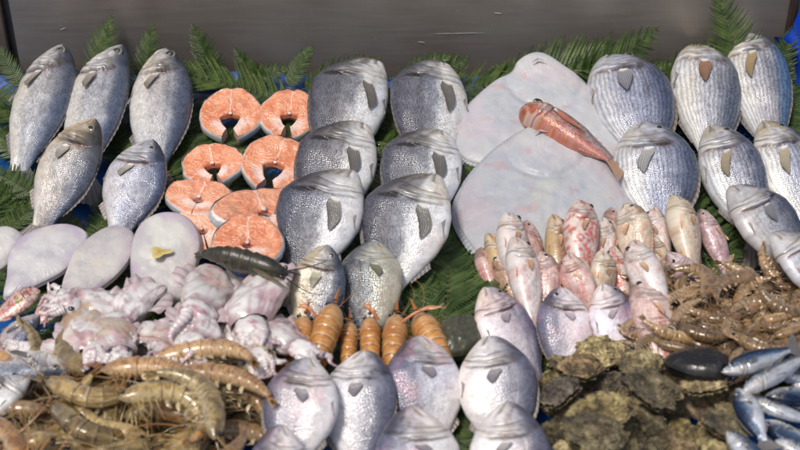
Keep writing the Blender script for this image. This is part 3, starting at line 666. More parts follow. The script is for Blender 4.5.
ML = [((489, 232), (512, 296), 24, .09, redp, brownp, 'orange-brown mullet at the left end of the mullet heap'),
 ((505, 210), (521, 288), 32, .12, None, whitep, 'whitish mullet, upper one of the left pair, head on the turbot'),
 ((527, 219), (538, 285), 24, .09, None, pinkp, 'dusky pink mullet tucked right of the upper whitish mullet'),
 ((514, 236), (533, 320), 34, .14, None, whitep, 'whitish pink mullet lying over the left pair, black spot on its tail'),
 ((541, 250), (545, 322), 31, .12, None, pinkp, 'rosy grey mullet between the whitish pair and the red mullet'),
 ((554, 213), (560, 290), 24, .10, None, brownp, 'tan mullet just left of the bright red mullet'),
 ((577, 198), (584, 276), 36, .14, None, redp, 'bright red and white mullet standing tallest in the heap'),
 ((567, 253), (590, 312), 32, .13, None, pinkp, 'curved pinkish yellow mullet below the bright red one'),
 ((600, 216), (604, 290), 26, .10, None, whitep, 'pale mullet right of the bright red mullet'),
 ((601, 250), (603, 302), 30, .12, None, creamp, 'short cream mullet in the middle of the heap'),
 ((626, 202), (642, 274), 36, .13, None, creamp, 'cream and gold mullet with orange fin at the top of the right half'),
 ((650, 232), (664, 285), 26, .09, None, creamp, 'cream mullet half hidden under the big whitish pink one'),
 ((636, 238), (660, 318), 35, .15, None, whitep, 'big whitish pink mullet lying over the cream mullet'),
 ((674, 194), (692, 268), 36, .13, None, creamp, 'golden scaled mullet beside the big striped bream'),
 ((701, 208), (726, 272), 24, .09, None, lilacp, 'purplish mullet with dark tail on the bare ferns'),
 ((668, 252), (708, 292), 28, .10, None, lilacp, 'short lilac mullet lying aslant above the shrimp pile'),
 ((617, 256), (640, 308), 21, .08, None, pinkp, 'small pink mullet pointing down on the ferns in the middle of the heap'),
 ((668, 258), (664, 300), 20, .09, None, pinkp, 'small rosy mullet beside the lilac one'),
 ((646, 276), (662, 372), 42, .12, None, lambda s, y, sd, c: mix(mix(c, np.array([.70, .50, .46]), .8), np.array([.62, .16, .10]), .8*np.exp(-((y+.25)/.16)**2)*sm(.3, .5, s)), 'split pink mullet with red belly cut, left of the shrimp pile'),
 ((543, 208), (556, 280), 18, .06, None, lilacp, 'greyish mullet deep in the heap left of the tan one'),
 ((614, 226), (622, 290), 24, .08, None, pinkp, 'dusky mullet under the cream and gold one'),
 ((497, 250), (528, 320), 24, .08, None, brownp, 'olive brown mullet lowest on the left of the heap')]
ML += [((586, 208), (596, 280), 20, .10, None, redp, 'slim red mullet squeezed right of the tallest red one'),
 ((612, 206), (618, 276), 22, .10, None, pinkp, 'slim dusky pink mullet left of the cream and gold one'),
 ((480, 246), (498, 300), 20, .07, None, pinkp, 'slim pink mullet at the outer left edge of the heap'),
 ((552, 262), (560, 325), 22, .10, None, whitep, 'slim pale mullet above the middle lilac bream'),
 ((583, 256), (588, 318), 22, .11, None, creamp, 'slim yellowish mullet between the curved and the short cream one'),
 ((616, 244), (628, 312), 22, .10, None, redp, 'slim reddish mullet left of the big whitish pink one'),
 ((655, 205), (664, 272), 24, .10, None, whitep, 'slim whitish mullet between the cream and the golden scaled one'),
 ((684, 232), (694, 284), 20, .09, None, creamp, 'slim cream mullet under the golden scaled one')]
for (h, t, w, z, _, pf, lab) in ML:
    t = (h[0]+(t[0]-h[0])*1.3, h[1]+(t[1]-h[1])*1.28)
    make_fish('mull', h, t, w*1.04, z, max(.02, z-.07), lab, 'fish', GM, name='red_mullet', flip=rnd.random() < .4, roll=rnd.uniform(-40, 40), paint=pf, scal=.55, met=.04,
              bend=.02, pect=(.55, .33, .2), pl=.12, NS=110, NA=44, thick=1.35, gill=.55, eyesz=rnd.uniform(.85, 1.15), curve=rnd.uniform(-.02, .02))
for (h, t, lab) in (((40, 290), (-14, 326), 'small red mullet at the left edge under the second sole'), ((68, 291), (28, 330), 'small red and white mullet left of the squid')):
    make_fish('mull', h, t, 25, .10, .07, lab, 'fish', 'small red mullets by the squid', name='red_mullet', flip=True, paint=redp, scal=.9, met=.1, bend=.03, pect=(.5, .55, .2), NS=100, NA=40, roll=-10)
# --- scorpion fish
def scp(s, y, sd, c):
    a = n2(s, y, 7, 3.5, sd, 5); b_ = n2(s, y, 24, 5, sd+4, 4)
    a = a*.4+fbm(np.stack([s*14, y*2.6, s*0+sd], -1), sd+2, 4)*.6; c = mix(np.array([.44, .32, .33]), np.array([.38, .11, .055]), sm(-.45, .6, a+.4*b_+1.4*(.26-s)))
    c = mix(c, np.array([.50, .11, .04]), sm(-.2, -.8, y+.3*b_)*.6); c = mix(c, np.array([.5, .4, .2]), .5*sm(.35, .6, b_)); return mix(c, np.array([.07, .04, .04]), .35*sm(.5, .9, -b_))
make_fish('scorp', (519, 107), (626, 168), 38, .15, .115, 'reddish orange spiny rockfish lying aslant across both white turbots', 'fish', name='rockfish', flip=False, roll=-12, paint=scp, met=.1, bend=.03, pect=(.50, .18, .11), pl=.3, gill=.6, eyesz=1.6, dfh=3.5, thick=1.05)

# ------------------------------------------------------------------ flatfish (outline grown into a domed body)
def flatfish(name, label, pts, z0, z1, th, colf, group, fringe=.05, fc=(.40, .43, .48), extra=None, seed=0, cat='fish', yline=True):
    pts = [np.array(P(x, y, z0+(z1-z0)*(y-min(q[1] for q in pts))/(max(q[1] for q in pts)-min(q[1] for q in pts)))) for x, y in pts]
    pts = np.array(pts); n = len(pts); c = pts.mean(0)
    K = 160; i = np.arange(K)*n/K; k0 = np.floor(i).astype(int); f = (i-k0)[:, None]
    g = lambda j: pts[(k0+j) % n]
    o = .5*((2*g(0))+(-g(-1)+g(1))*f+(2*g(-1)-5*g(0)+4*g(1)-g(2))*f**2+(-g(-1)+3*g(0)-3*g(1)+g(2))*f**3)
    o = np.concatenate([o, o[:1]]); o = o-c
    t = np.concatenate([np.linspace(0, .8, 40, endpoint=False), .8+.2*np.sin(np.linspace(0, PI/2, 24))])
    V = o[:, None]*t[None, :, None]; dome = th*np.sqrt(np.maximum(1-t**2.6, 0))
    up = unit(np.cross(o[K//4]-o[0], o[K//2]-o[0])); up = up if up[2] > 0 else -up
    rad_ = np.arctan2(V[..., 1], V[..., 0]); nz = fbm(V*14, seed)*.0030+fbm(V*50, seed+4)*.0011+.0004*np.sin(rad_*70+2*fbm(V*9, seed))*sm(.35, .9, t)[None]
    top = V+up*(dome[None]+nz*(1-t**6)[None])[..., None]
    if extra is not None: top = top+up*extra[0](top, c, V)[..., None]
    cc = colf(V, t[None]*np.ones((K+1, 1)), c)
    root = thing(name, label, cat, Matrix.Translation(Vector(c)), group)
    mb = MB(); mb.grid(top, cc); mb.grid(V[:, ::-1]-up*(dome[::-1]*.3)[None, :, None], cc[:, ::-1]); mb.build('body', M_flat, root)
    if fringe:
        a = np.arange(K+1); r = np.linspace(0, 1, 5); sub = 3
        a2 = np.linspace(0, K, K*sub+1); o2 = np.stack([np.interp(a2, a, o[:, j]) for j in range(3)], -1)
        rip = (a2*sub % 3 < 1.5)*1.0; rip = .5+.5*np.cos(a2*2*PI/1.15)
        s2 = o2[:, None]*(.955+(fringe+.045)*r[None, :, None]*(.95+.05*rip[:, None, None]))+up*((rip[:, None]-.5)*.0009+.002-.008*r[None]**2)[..., None]
        cf = mix(np.array(fc)*.72, np.array(fc)*1.1, np.broadcast_to(rip[:, None], s2.shape[:2]))
        mb = MB(); mb.grid(s2, cf); mb.build('fin_fringe', M_fin, root)
    return root, c, up
def turb_col(V, t, c):
    a = fbm(V*9, 3); b_ = fbm(V*30, 8)
    cc = mix(np.array([.40, .415, .45]), np.array([.50, .505, .515]), sm(-.6, .6, a+.4*b_)); cc = mix(cc, np.array([.52, .42, .45]), .4*sm(.1, .8, fbm(V*16, 21)))
    cc = mix(cc, cc*np.array([.90, .94, 1.02]), sm(.1, .5, fbm(V*60, 51))*.6); cc = mix(cc, np.array([.45, .22, .22]), .35*sm(.55, .9, fbm(V*45, 71)))
    cc = mix(cc, np.array([.60, .60, .42]), .35*sm(.5, 1.0, fbm(V*11, 33))); return mix(cc, cc*.85, sm(.2, .7, b_)*.4)
def gillmark(cx, cy, rx, ry, rot=0, amp=-.004, z=.08):
    g = P(cx, cy, z)
    def f(top, c, V):
        d = V+c-g; dx = d[..., 0]*math.cos(rot)+d[..., 1]*math.sin(rot); dy = -d[..., 0]*math.sin(rot)+d[..., 1]*math.cos(rot)
        r = np.sqrt((dx/rx)**2+(dy/ry)**2); return amp*np.exp(-((r-1)/.10)**2)*(dy < ry*.5)+.004*np.exp(-r**2*1.2)
    return [f]
GT = 'white turbots lying belly up'
flatfish('turbot', 'upper white turbot lying belly up with its head at the steel panel',
         [(518, 62), (528, 55), (539, 53), (550, 57), (563, 66), (580, 78), (596, 98), (613, 120), (628, 146), (614, 172), (570, 180), (520, 170), (484, 166), (460, 155), (456, 128), (470, 104), (494, 82), (512, 72)], .12, .035, .017, turb_col, GT,
         extra=gillmark(545, 82, .07, .07, 0, z=.1), seed=2)
flatfish('turbot', 'lower white turbot overlapping the upper one, its front under the red mullets',
         [(528, 128), (545, 122), (566, 132), (592, 150), (614, 172), (630, 200), (628, 232), (590, 262), (540, 268), (490, 262), (462, 232), (456, 205), (470, 176), (497, 148)], .135, .035, .017, turb_col, GT,
         extra=gillmark(545, 152, .07, .065, .2, z=.11), seed=6)
# creases and mouth of the turbots
def crease(pts, z, name, r=.0016, col=(.10, .07, .07), parent=None):
    p = np.array([P(x, y, z) for x, y in pts]); k = np.linspace(0, len(p)-1, 24)
    q = np.stack([np.interp(k, np.arange(len(p)), p[:, j]) for j in range(3)], -1)
    mb = MB(); mb.tube(q-np.array(parent.location), r*np.sin(np.linspace(.1, PI-.1, 24)), col, 8, .5); mb.build(name, M_fin, parent)
tb = [o_ for o_ in bpy.data.objects if o_.name.startswith('turbot')]
for o_, y0_, y1_, za, zb, ms in ((tb[0], 53, 180, .12, .035, [(532, 62), (538, 59), (546, 61)]), (tb[1], 122, 268, .135, .035, [(534, 133), (540, 130), (549, 132)])):
    zz_ = lambda y: za+(zb-za)*(y-y0_)/(y1_-y0_)+.0165
    dy_ = 0 if o_ is tb[0] else 70
    crease([ms[0], ms[1], ms[2]], zz_(ms[1][1]), 'mouth', .0026, (.40, .31, .31), o_)
def sole_col(w, tint=(1, 1, 1)):
    def f(V, t, c):
        a = fbm(V*20, 5+w); cc = mix(np.array([.48, .465, .48]), np.array([.60, .585, .56]), sm(-.5, .5, a+.4*fbm(V*60, 9+w)))
        cc = mix(cc, np.array([.42, .33, .44]), .7*sm(.55, .98, t)*sm(-.3, .4, fbm(V*25, 11+w)))
        cc = mix(cc, np.array([.75, .66, .52]), .25*sm(.2, .7, fbm(V*18, 40+w))); return cc*np.array(tint)
    return f
GO = 'white soles lying blind side up'
flatfish('sole', 'white sole cut off by the left edge of the photo', [(-26, 238), (0, 227), (15, 229), (25, 240), (16, 256), (0, 270), (-22, 275), (-36, 258)], .085, .05, .009, sole_col(1), GO, .03, (.55, .5, .55), seed=1)
flatfish('sole', 'second white sole from the left, broad with lilac edge', [(9, 256), (20, 238), (44, 227), (66, 224), (82, 229), (87, 238), (78, 255), (62, 272), (42, 283), (18, 294), (4, 296), (7, 276)], .10, .055, .009, sole_col(2, (.96, .96, 1)), GO, .03, (.55, .5, .6), seed=2)
flatfish('sole', 'third white sole with pointed tail toward the squid', [(66, 272), (76, 250), (94, 234), (112, 226), (129, 229), (135, 240), (130, 258), (116, 276), (99, 290), (86, 303), (75, 309), (68, 302), (62, 288)], .10, .055, .009, sole_col(3, (1, .98, .97)), GO, .03, (.6, .5, .5), seed=3)
ro, cc_, _ = flatfish('sole', 'fourth white sole with a yellow spot, below the front bass and salmon', [(131, 262), (133, 240), (142, 223), (160, 213), (180, 214), (194, 225), (200, 243), (197, 262), (190, 280), (184, 296), (165, 306), (146, 300), (134, 284)], .12, .055, .011, sole_col(4, (1, 1, .97)), GO, .04, (.5, .48, .5), seed=4)
p = P(160, 252, .108)-cc_; mb = MB(); t = np.linspace(0, 1, 14)[:, None]; a = np.linspace(0, 2*PI, 30)[None]
rr = .012*t*(1+.35*np.sin(a*3+1)); mb.grid(np.stack([p[0]+rr*1.3*np.cos(a), p[1]+rr*np.sin(a), p[2]+.0015*(1-t**2)+0*a], -1), mix(np.array([.42, .27, .05]), np.array([.62, .52, .22]), np.broadcast_to(t, rr.shape)))
mb.build('yellow_spot', M_flat, ro)['label'] = 'yellow brown roe spot'

# ------------------------------------------------------------------ salmon steaks
GSA = 'raw salmon steaks'
def steak(cx, cy, wpx, z, label, rot=0, tilt=14, asp=1.1, open_=.55, seed=0, th=.021, rolly=0, pale=0, turn=0):
    c = P(cx, cy, z); W = wpx/ppm(c)/2
    K, J = 220, 60; th_ = np.linspace(-PI*(1-.16*open_), PI*(1-.16*open_), K)[:, None]; t = np.linspace(0, 1, J)[None]
    # outer outline: 0 = top (dorsal)
    Ro = 1+.05*np.cos(2*th_)+.02*np.sin(3*th_+seed); sx = np.sin(th_)*Ro; sy = np.cos(th_)*Ro*asp
    sx = sx*(1-.06*sm(.2, 1, sy)*1)*(1+.05*fbm(np.stack([np.sin(th_)*1.5, np.cos(th_)*1.5, 0*th_], -1), seed+60)); sx = sx*(1-.22*sm(1.9, 2.9, np.abs(th_)))
    notch = -.05*np.exp(-(th_/.12)**2); sy = sy+notch
    ri = .06+.0*th_; ri = .30*open_*sm(.9, 2.2, np.abs(th_))+.05
    ix = np.sin(th_)*(.10+.33*open_*sm(.5, 2.0, np.abs(th_)))*1.0; iy = -.12+np.cos(th_)*(.06+.75*open_*sm(1.2, 2.9, np.abs(th_)))
    iy = np.where(np.abs(th_) > 0, iy, iy)
    x = ix+(sx-ix)*t; y = iy+(sy-iy)*t
    q = np.stack([x, y, np.zeros_like(x)], -1)
    wv = fbm(q*2.2, seed); ax_ = np.abs(x)
    # myomere lines: nested arcs bowing round each half
    wv2 = fbm(q*4.5, seed+5); dl = np.sqrt(((ax_-.40+.06*wv)*.9)**2+((y-.22+.08*wv2)*1.5)**2)+.10*wv+.03*wv2; lines = np.cos(dl*2*PI/.115+1.2*np.abs(th_))
    line = sm(.72, .99, lines)*sm(.08, .18, t)*sm(.97, .9, t)*sm(-.7, .3, fbm(q*3.4, seed+19))
    col = mix(np.array([.70, .24, .115]), np.array([.76, .34, .19]), sm(-.5, .6, fbm(q*5, seed+3)))
    col = mix(col, np.array([.88, .66, .54]), line*.58); col = mix(col, col*np.array([.85, .70, .62]), .5*sm(.1, .8, fbm(q*1.7, seed+29)))
    mid = np.exp(-((x+.012*np.sin(y*14))/.018)**2)*sm(-.05, .05, y); col = mix(col, np.array([.85, .62, .52]), .9*mid)
    col = mix(col, np.array([.42, .08, .04]), .8*np.exp(-((ax_/.16)**2+((y+.10)/.12)**2)))      # blood line by the bone
    flap = sm(1.75, 2.3, np.abs(th_))*sm(.75, .35, t); col = mix(col, np.array([.80, .62, .56]), .85*flap)
    col = mix(col, np.array([.80, .72, .68]), sm(.93, .965, t+.012*fbm(q*8, seed+40)))
    if pale: col = mix(col, np.array([.80, .60, .48]), pale)
    edge = np.sqrt(np.clip(1-((t-.5)*2)**16, 0, 1)); zz = th/2*edge+.0004*lines*(t < .95)+.0025*fbm(q*3, seed+8)+.003*np.exp(-((x/.05)**2+((y-.02)/.05)**2))
    top = np.stack([x*W, y*W, zz+0*x], -1)
    tl = R(tilt); X = np.array([math.cos(R(turn)), math.sin(R(turn)), 0.]); Yv = unit(np.cross((0, 0, 1), X)); Yt = Yv*math.cos(tl)+np.array([0, 0, 1])*math.sin(tl)
    Zt = np.cross(X, Yt); rl = R(rolly); X2 = X*math.cos(rl)+Zt*math.sin(rl); Zt = Zt*math.cos(rl)-X*math.sin(rl)
    ro_ = R(rot); Xr = X2*math.cos(ro_)+Yt*math.sin(ro_); Yr = Yt*math.cos(ro_)-X2*math.sin(ro_)
    root = thing('salmon_steak', label, 'salmon steak', mat4(Xr, Yr, Zt, c), GSA)
    mb = MB(); mb.grid(top, col, flip=True)
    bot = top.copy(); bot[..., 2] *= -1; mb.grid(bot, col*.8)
    # cavity wall and flap ends
    w = np.linspace(1, -1, 6)
    def wall(line_, cw, fl): mb.grid(line_[:, None]*np.array([1, 1, 0])+np.stack([0*w, 0*w, 1*w], -1)[None]*line_[:, None, 2:3], cw, flip=fl)
    wall(top[:, 0], (.74, .52, .46), False); wall(top[0], (.75, .5, .42), False); wall(top[-1], (.75, .5, .42), True)
    mb.build('flesh', M_salm, root)
    m2 = MB(); wsk = np.linspace(-PI/2, PI/2, 9)
    oc = top[:, -1].copy(); oc[:, 2] = 0; rad = oc/(np.linalg.norm(oc, axis=1)[:, None]+1e-9)
    skin = oc[:, None]*.99+rad[:, None]*(np.cos(wsk)*.0022-.0002)[None, :, None]+np.array([0, 0, 1])*(np.sin(wsk)*(th/2-.0022))[None, :, None]
    dk = sm(2.0, .5, np.abs(th_[:, 0])+.5*fbm(skin[:, 4]*40, seed)); cs = mix(np.array([.62, .62, .63]), np.array([.30, .32, .36]), dk)
    m2.grid(skin, np.repeat(cs[:, None], 9, 1), flip=True); m2.build('skin', M_skin, root)
    m3 = MB(); sphere(m3, (0, -.02*W, th/2), .055*W, (.72, .55, .50), (1, 1.2, .45)); m3.build('bone', M_salm, root)
    return root
steak(231, 116, 66, .07, 'back left salmon steak with blue sheet showing through its cavity', 2, 16, .98, .62, 1)
steak(290, 116, 64, .07, 'back right salmon steak against the top bream', -4, 16, .98, .5, 2)
steak(213, 166, 66, .085, 'small middle left salmon steak with grey skin on its right', 12, 12, .80, .45, 3)
steak(276, 165, 74, .09, 'middle right salmon steak with ferns in its cavity', -14, 14, .95, .6, 4)
steak(200, 200, 78, .095, 'salmon steak lying flat left of the leaning one, with a pale edge', -12, 6, .62, .05, 5, pale=.15)
steak(262, 212, 112, .112, 'long salmon steak leaning on its edge against the lowest bream', 24, 4, .52, .05, 6, rolly=-16, pale=.1)
steak(202, 232, 72, .082, 'pale salmon steak mostly hidden behind the fourth sole', 18, 10, .85, .1, 7, pale=.35)
steak(248, 245, 76, .118, 'deep orange salmon steak lowest of the group, above the dark lobster', 2, 16, .86, .02, 8)

# ------------------------------------------------------------------ prawns and other crustaceans
def make_crust(name, cat, L, curl, rmax, pal, seed, mat, legs=5, ant=True, claws=False, NSs=110, m=22, saw_=1.0, antr=1.0, twist=0):
    r = random.Random(seed); s = np.linspace(0, 1, NSs)
    th = curl*sm(.25, 1.05, s)*1.0; dx = np.cos(th); dy = -np.sin(th)
    x = np.concatenate([[0], np.cumsum((dx[1:]+dx[:-1])/2)])/NSs*L; y = np.concatenate([[0], np.cumsum((dy[1:]+dy[:-1])/2)])/NSs*L
    T = np.stack([dx, dy, 0*s], -1); Nn = np.stack([-dy, dx, 0*s], -1)   # dorsal outward
    rad = rmax*prof([0, .03, .08, .16, .26, .36, .5, .65, .8, .9, .96, 1], [.10, .35, .62, .88, 1.0, .95, .95, .86, .66, .46, .34, .2], s)
    ph = np.clip((s-.36)/.60, 0, .999)*6; fr = ph-np.floor(ph); seg = (s > .36)&(s < .96)
    saw = np.where(seg, (.20*fr**1.3-.07)*saw_, 0)+np.where(s <= .36, .10*sm(.30, .36, s), 0)
    rad = rad*(1+saw)
    a = np.linspace(-PI/2, 3*PI/2, m)
    low = np.where(np.cos(a)[None] < 0, .80, 1.0)   # flat underside
    cen = np.stack([x, y, 0*x], -1)
    V = cen[:, None]+rad[:, None, None]*((np.cos(a)[None]*low)[..., None]*Nn[:, None]+(.78*np.sin(a))[None, :, None]*np.array([0, 0, 1.]))
    S2 = s[:, None]*np.ones((1, m)); C2 = np.cos(a)[None]*np.ones((NSs, 1))
    nz = fbm(np.stack([S2*14, C2*2, np.sin(a)[None]*2+0*S2], -1), seed)
    base, dark, edge, ven = (np.array(k) for k in pal)
    c = mix(base, dark, sm(-.3, .7, nz)*.75); c = mix(c, ven, sm(.1, -.9, C2)*.6)
    band = np.where(seg, np.exp(-((fr-.93)/.09)**2), 0)[:, None]; c = mix(c, edge, band*.75*np.ones_like(C2)); c = mix(c, dark*.5, (np.where(seg, np.exp(-((fr-.04)/.05)**2), 0))[:, None]*.8*np.ones_like(C2))
    c = mix(c, dark*.7, .5*sm(.14, .05, S2)); sp_n = fbm(np.stack([S2*60, C2*7, np.sin(a)[None]*7+0*S2], -1), seed+9, 3); c = mix(c, dark*.6, .6*sm(.15, .7, sp_n)); c = mix(c, edge*1.1, .5*sm(.2, .8, -sp_n)*sm(-.5, .6, -C2))
    if name == 'langoustine': c = mix(c, np.array([.52, .40, .24]), .35*sm(.45, .2, S2+.12*nz)); c = mix(c, np.array([.62, .20, .06]), .6*sm(.80, .97, S2))
    root = thing(name, 'x', cat)
    mb = MB(); mb.grid(V, c, flip=False); 
    # rostrum
    ros = np.stack([np.linspace(.02, -.16, 8)*L, rmax*.55+np.linspace(0, .03, 8)*L, 0*np.linspace(0, 1, 8)], -1); mb.tube(ros, rmax*.14*np.linspace(1, .1, 8), dark, 6)
    mb.build('shell', mat, root)
    # tail fan
    e = cen[-3]; t_ = T[-1]; nn = Nn[-1]; mt = MB()
    for k in range(5):
        f_ = (k-2)/2; dirv = unit(t_+np.array([0, 0, 1])*f_*.55-nn*.12*abs(f_)); side = unit(np.cross(dirv, nn)); le = L*.13*(1-.12*abs(f_))
        u = np.linspace(0, 1, 8)[:, None]; w_ = np.linspace(-1, 1, 5)[None]; wid = le*.22*np.sin(np.clip(u*.9+.12, 0, 1)*PI)**.6
        Vt = e+dirv*(u*le)[..., None]+side*(wid*w_)[..., None]+nn*(.002*(1-w_**2)-.0008*abs(f_)*5*1+.0*u)[..., None]*1.0
        mt.grid(Vt, mix(base, dark if k % 2 else edge, np.broadcast_to(u, (8, 5))*.7))
    mt.build('tail_fan', mat, root)
    for sd in (1, -1):
        me_ = MB(); sphere(me_, (L*.04, rmax*.24, sd*rmax*.36), rmax*.17, (.008, .008, .01)); me_.build('eye', M_eye, root)
    for k in range(legs):
        sk = .12+k*.24/legs; i = int(sk*NSs); p0 = cen[i]-Nn[i]*rad[i]*.6+np.array([0, 0, rmax*(.25 if k % 2 else -.2)]); ll = L*r.uniform(.18, .28)
        j = np.linspace(0, 1, 12)[:, None]; d0 = unit(-Nn[i]+T[i]*r.uniform(-.6, .5)+np.array([0, 0, r.uniform(-.2, .4)])); d1 = unit(T[i]*r.uniform(-1, .6)-Nn[i]*.5)
        if name == 'langoustine': sg_ = 1 if k % 2 else -1; p0 = cen[i]-Nn[i]*rad[i]*.35+np.array([0, 0, sg_*rmax*.5]); d0 = unit(np.array([0, 0, sg_*1.])+T[i]*r.uniform(-.6, .1)+Nn[i]*.2); d1 = unit(T[i]*r.uniform(-.9, .2)-Nn[i]*.8); ll = L*.16
        ml = MB(); ml.tube(p0+d0*ll*.6*j+d1*ll*.5*j**2.5, rmax*.075*(1.1-.9*j[:, 0]), mix(base, dark, .4) if not claws else edge, 6); ml.build('leg', mat, root)
    for k in range(3 if legs > 3 else 2):        # swimmerets
        i = int((.42+k*.14)*NSs); p0 = cen[i]-Nn[i]*rad[i]*.7; j = np.linspace(0, 1, 8)[:, None]
        ml = MB(); ml.tube(p0-Nn[i]*L*.075*j+T[i]*L*.04*j**2, rmax*.2*np.sin(np.linspace(.5, 2.9, 8)), ven, 6, .4); ml.build('swimmeret', mat, root)
    if ant:
        for sd in (1, -1):
            j = np.linspace(0, 1, 30)[:, None]; k1, k2 = r.uniform(-.4, .5), r.uniform(-.3, .3)
            pa = np.array([0, rmax*.15, sd*rmax*.3])+L*(r.uniform(.5, .9))*np.concatenate([-j+.9*j**2*abs(k1), k1*j**2+.25*j*r.uniform(-1, 1), .12*np.sin(j*3)*sd+k2*.2*j], 1)
            ma = MB(); ma.tube(pa, rmax*.05*antr*(1.1-.8*j[:, 0]), edge if claws else mix(base, dark, .6), 5); ma.build('antenna', mat, root)
    if claws:
        for sd in (1, -1):
            j = np.linspace(0, 1, 24)[:, None]; pc = np.array([L*.10, -rmax*.1, sd*rmax*.7])+np.concatenate([-j*L*.55, -.02*L*np.sin(j*3), sd*L*(.12*np.sin(j*2.6))], 1)
            rc = rmax*prof([0, .3, .42, .46, .6, .75, 1], [.16, .18, .13, .22, .34, .26, .03], j[:, 0]); mc = MB(); mc.tube(pc, rc, mix(base, dark, .35), 12, .8)
            fg = pc[15]+np.concatenate([-j*L*.2, 0*j, -sd*(.03*L*np.sin(j*PI*.9)+.004)], 1); mc.tube(fg, rmax*.13*(1-.9*j[:, 0]), edge, 8); mc.build('claw', mat, root)
    return root
PAL_P = [(.46, .33, .13), (.17, .105, .04), (.62, .50, .28), (.56, .46, .26)]
PAL_P2 = [(.58, .33, .12), (.24, .10, .04), (.66, .42, .22), (.60, .48, .30)]
PAL_P3 = [(.62, .27, .10), (.30, .10, .045), (.70, .44, .24), (.64, .52, .34)]
PAL_S = [(.30, .175, .075), (.10, .05, .022), (.46, .32, .18), (.42, .30, .18)]
PAL_S2 = [(.42, .27, .125), (.15, .08, .035), (.58, .43, .27), (.52, .39, .25)]
PAL_L = [(.58, .28, .08), (.40, .14, .03), (.60, .44, .24), (.62, .40, .2)]
PAL_D = [(.045, .04, .025), (.018, .017, .014), (.09, .065, .03), (.07, .05, .025)]
# big prawns, front left
pp = [make_crust('prawn', 'prawn', .165, cu, .0185, PAL_P if i % 2 == 0 else (PAL_P2 if i < 4 else PAL_P3), 20+i, M_prawn, saw_=.42, antr=1.5, legs=9, NSs=130, m=24) for i, cu in enumerate((2.0, 1.2, 2.6, .7, 1.6))]
pu = [False]*5
GPR = 'big raw prawns heaped at the front left'
def orient(px, py, z, ang, sc=1, flipz=False, tx=0, ty=0, dors=False):
    c = P(px, py, z); a = R(ang); X = np.array([math.cos(a), math.sin(a), R(tx)]); X = unit(X); Yv = unit(np.cross((0, 0, 1), X)); Z = np.cross(X, Yv)
    c2, s2 = math.cos(R(ty)), math.sin(R(ty)); Y2 = Yv*c2+Z*s2; Z2 = Z*c2-Yv*s2
    if flipz: Y2, Z2 = -Y2, -Z2
    if dors: Y2, Z2 = Z2, -Y2
    return mat4(X, Y2, Z2, c, sc)
HP = [(15, 380, 'a', 1), ]
heroes = [(176, 372, .135, 350, 3, .95, 'large smooth orange-brown prawn back at the right of the prawn heap'),
 (205, 415, .12, 75, 0, 1.0, 'big curled prawn beside the leftmost front bream'),
 (118, 398, .15, 20, 0, 1.0, 'curled prawn with white glossy tail bend in the middle of the front heap'),
 (45, 378, .13, 330, 2, 1.0, 'tightly curled prawn with fanned whiskers at the left of the front heap'),
 (148, 362, .13, 15, 1, 1.05, 'brown prawn stretched along the back edge of the front heap below the squid'),
 (100, 370, .14, 0, 3, .95, 'straight orange-flecked prawn behind the glossy tail bend'),
 (190, 372, .13, 300, 1, .9, 'dark-tipped prawn pointing down beside the large smooth one'),
 (215, 440, .15, 100, 4, 1.0, 'blurred curled prawn at the bottom edge left of the bream')]
for (x, y, z, an, k, sc, lab) in heroes: place(pp, pu, k, orient(x, y, z, an, sc, rnd.random() < .5, rnd.uniform(-8, 8), rnd.uniform(-20, 20)), lab, GPR)
cnt = 0
for layer, (z0, n_) in enumerate(((.02, 34), (.06, 30), (.10, 36))):
    for i in range(n_):
        u_ = rnd.random(); v_ = rnd.random(); x = -25+u_*295; top = 362+ (18 if x < 30 else 0)+ (abs(x-140)/140)**2*10; y = top+v_*(478-top)
        z = z0+.035*v_+rnd.uniform(-.008, .012)
        if x > (252, 232, 200)[layer]: continue
        lab = 'brownish raw prawn in the heap at the front left' if x > 70 else 'brownish raw prawn at the far left of the front heap'
        place(pp, pu, rnd.randrange(5), orient(x, y, z, rnd.choice((0, 180))+rnd.gauss(0, 38), rnd.uniform(.75, 1.1), rnd.random() < .5, rnd.uniform(-12, 12), rnd.uniform(-30, 30)), lab, GPR)
# shrimp pile, right
sp_ = [make_crust('shrimp', 'shrimp',   .095, cu, .0112, PAL_S if i % 2 == 0 else PAL_S2, 40+i, M_prawn, antr=1.7, saw_=.5, legs=6, NSs=90, m=18) for i, cu in enumerate((1.7, 1.1, 2.1, .5, 1.4, .8))]
su = [False]*6
GSH = 'small raw shrimps piled on the right'
def in_pile(x, y):
    top = np.interp(x, [632, 650, 700, 745, 800, 830], [300, 272, 262, 274, 258, 255]); bot = np.interp(x, [632, 660, 700, 745, 800, 830], [345, 358, 358, 362, 366, 372])
    return top+4 < y < bot, top, bot
hs = [(705, 300, .115, 75, 2, 1.25, 'pale segmented shrimp curled upright in the middle of the right pile'), (790, 305, .11, 170, 1, 1.1, 'shrimp with dark tail end near the right edge of the pile'),
      (665, 300, .10, 25, 3, 1.1, 'shrimp lying straight at the left shoulder of the pile'), (675, 325, .11, 330, 0, 1.1, 'curled shrimp at the left foot of the pile beside the pink mullet'), (760, 275, .12, 190, 4, 1.15, 'brown shrimp on the top edge of the pile under the grey bream')]
for (x, y, z, an, k, sc, lab) in hs: place(sp_, su, k, orient(x, y, z, an, sc, rnd.random() < .5, 0, rnd.uniform(-15, 15)), lab, GSH)
n_ = 0
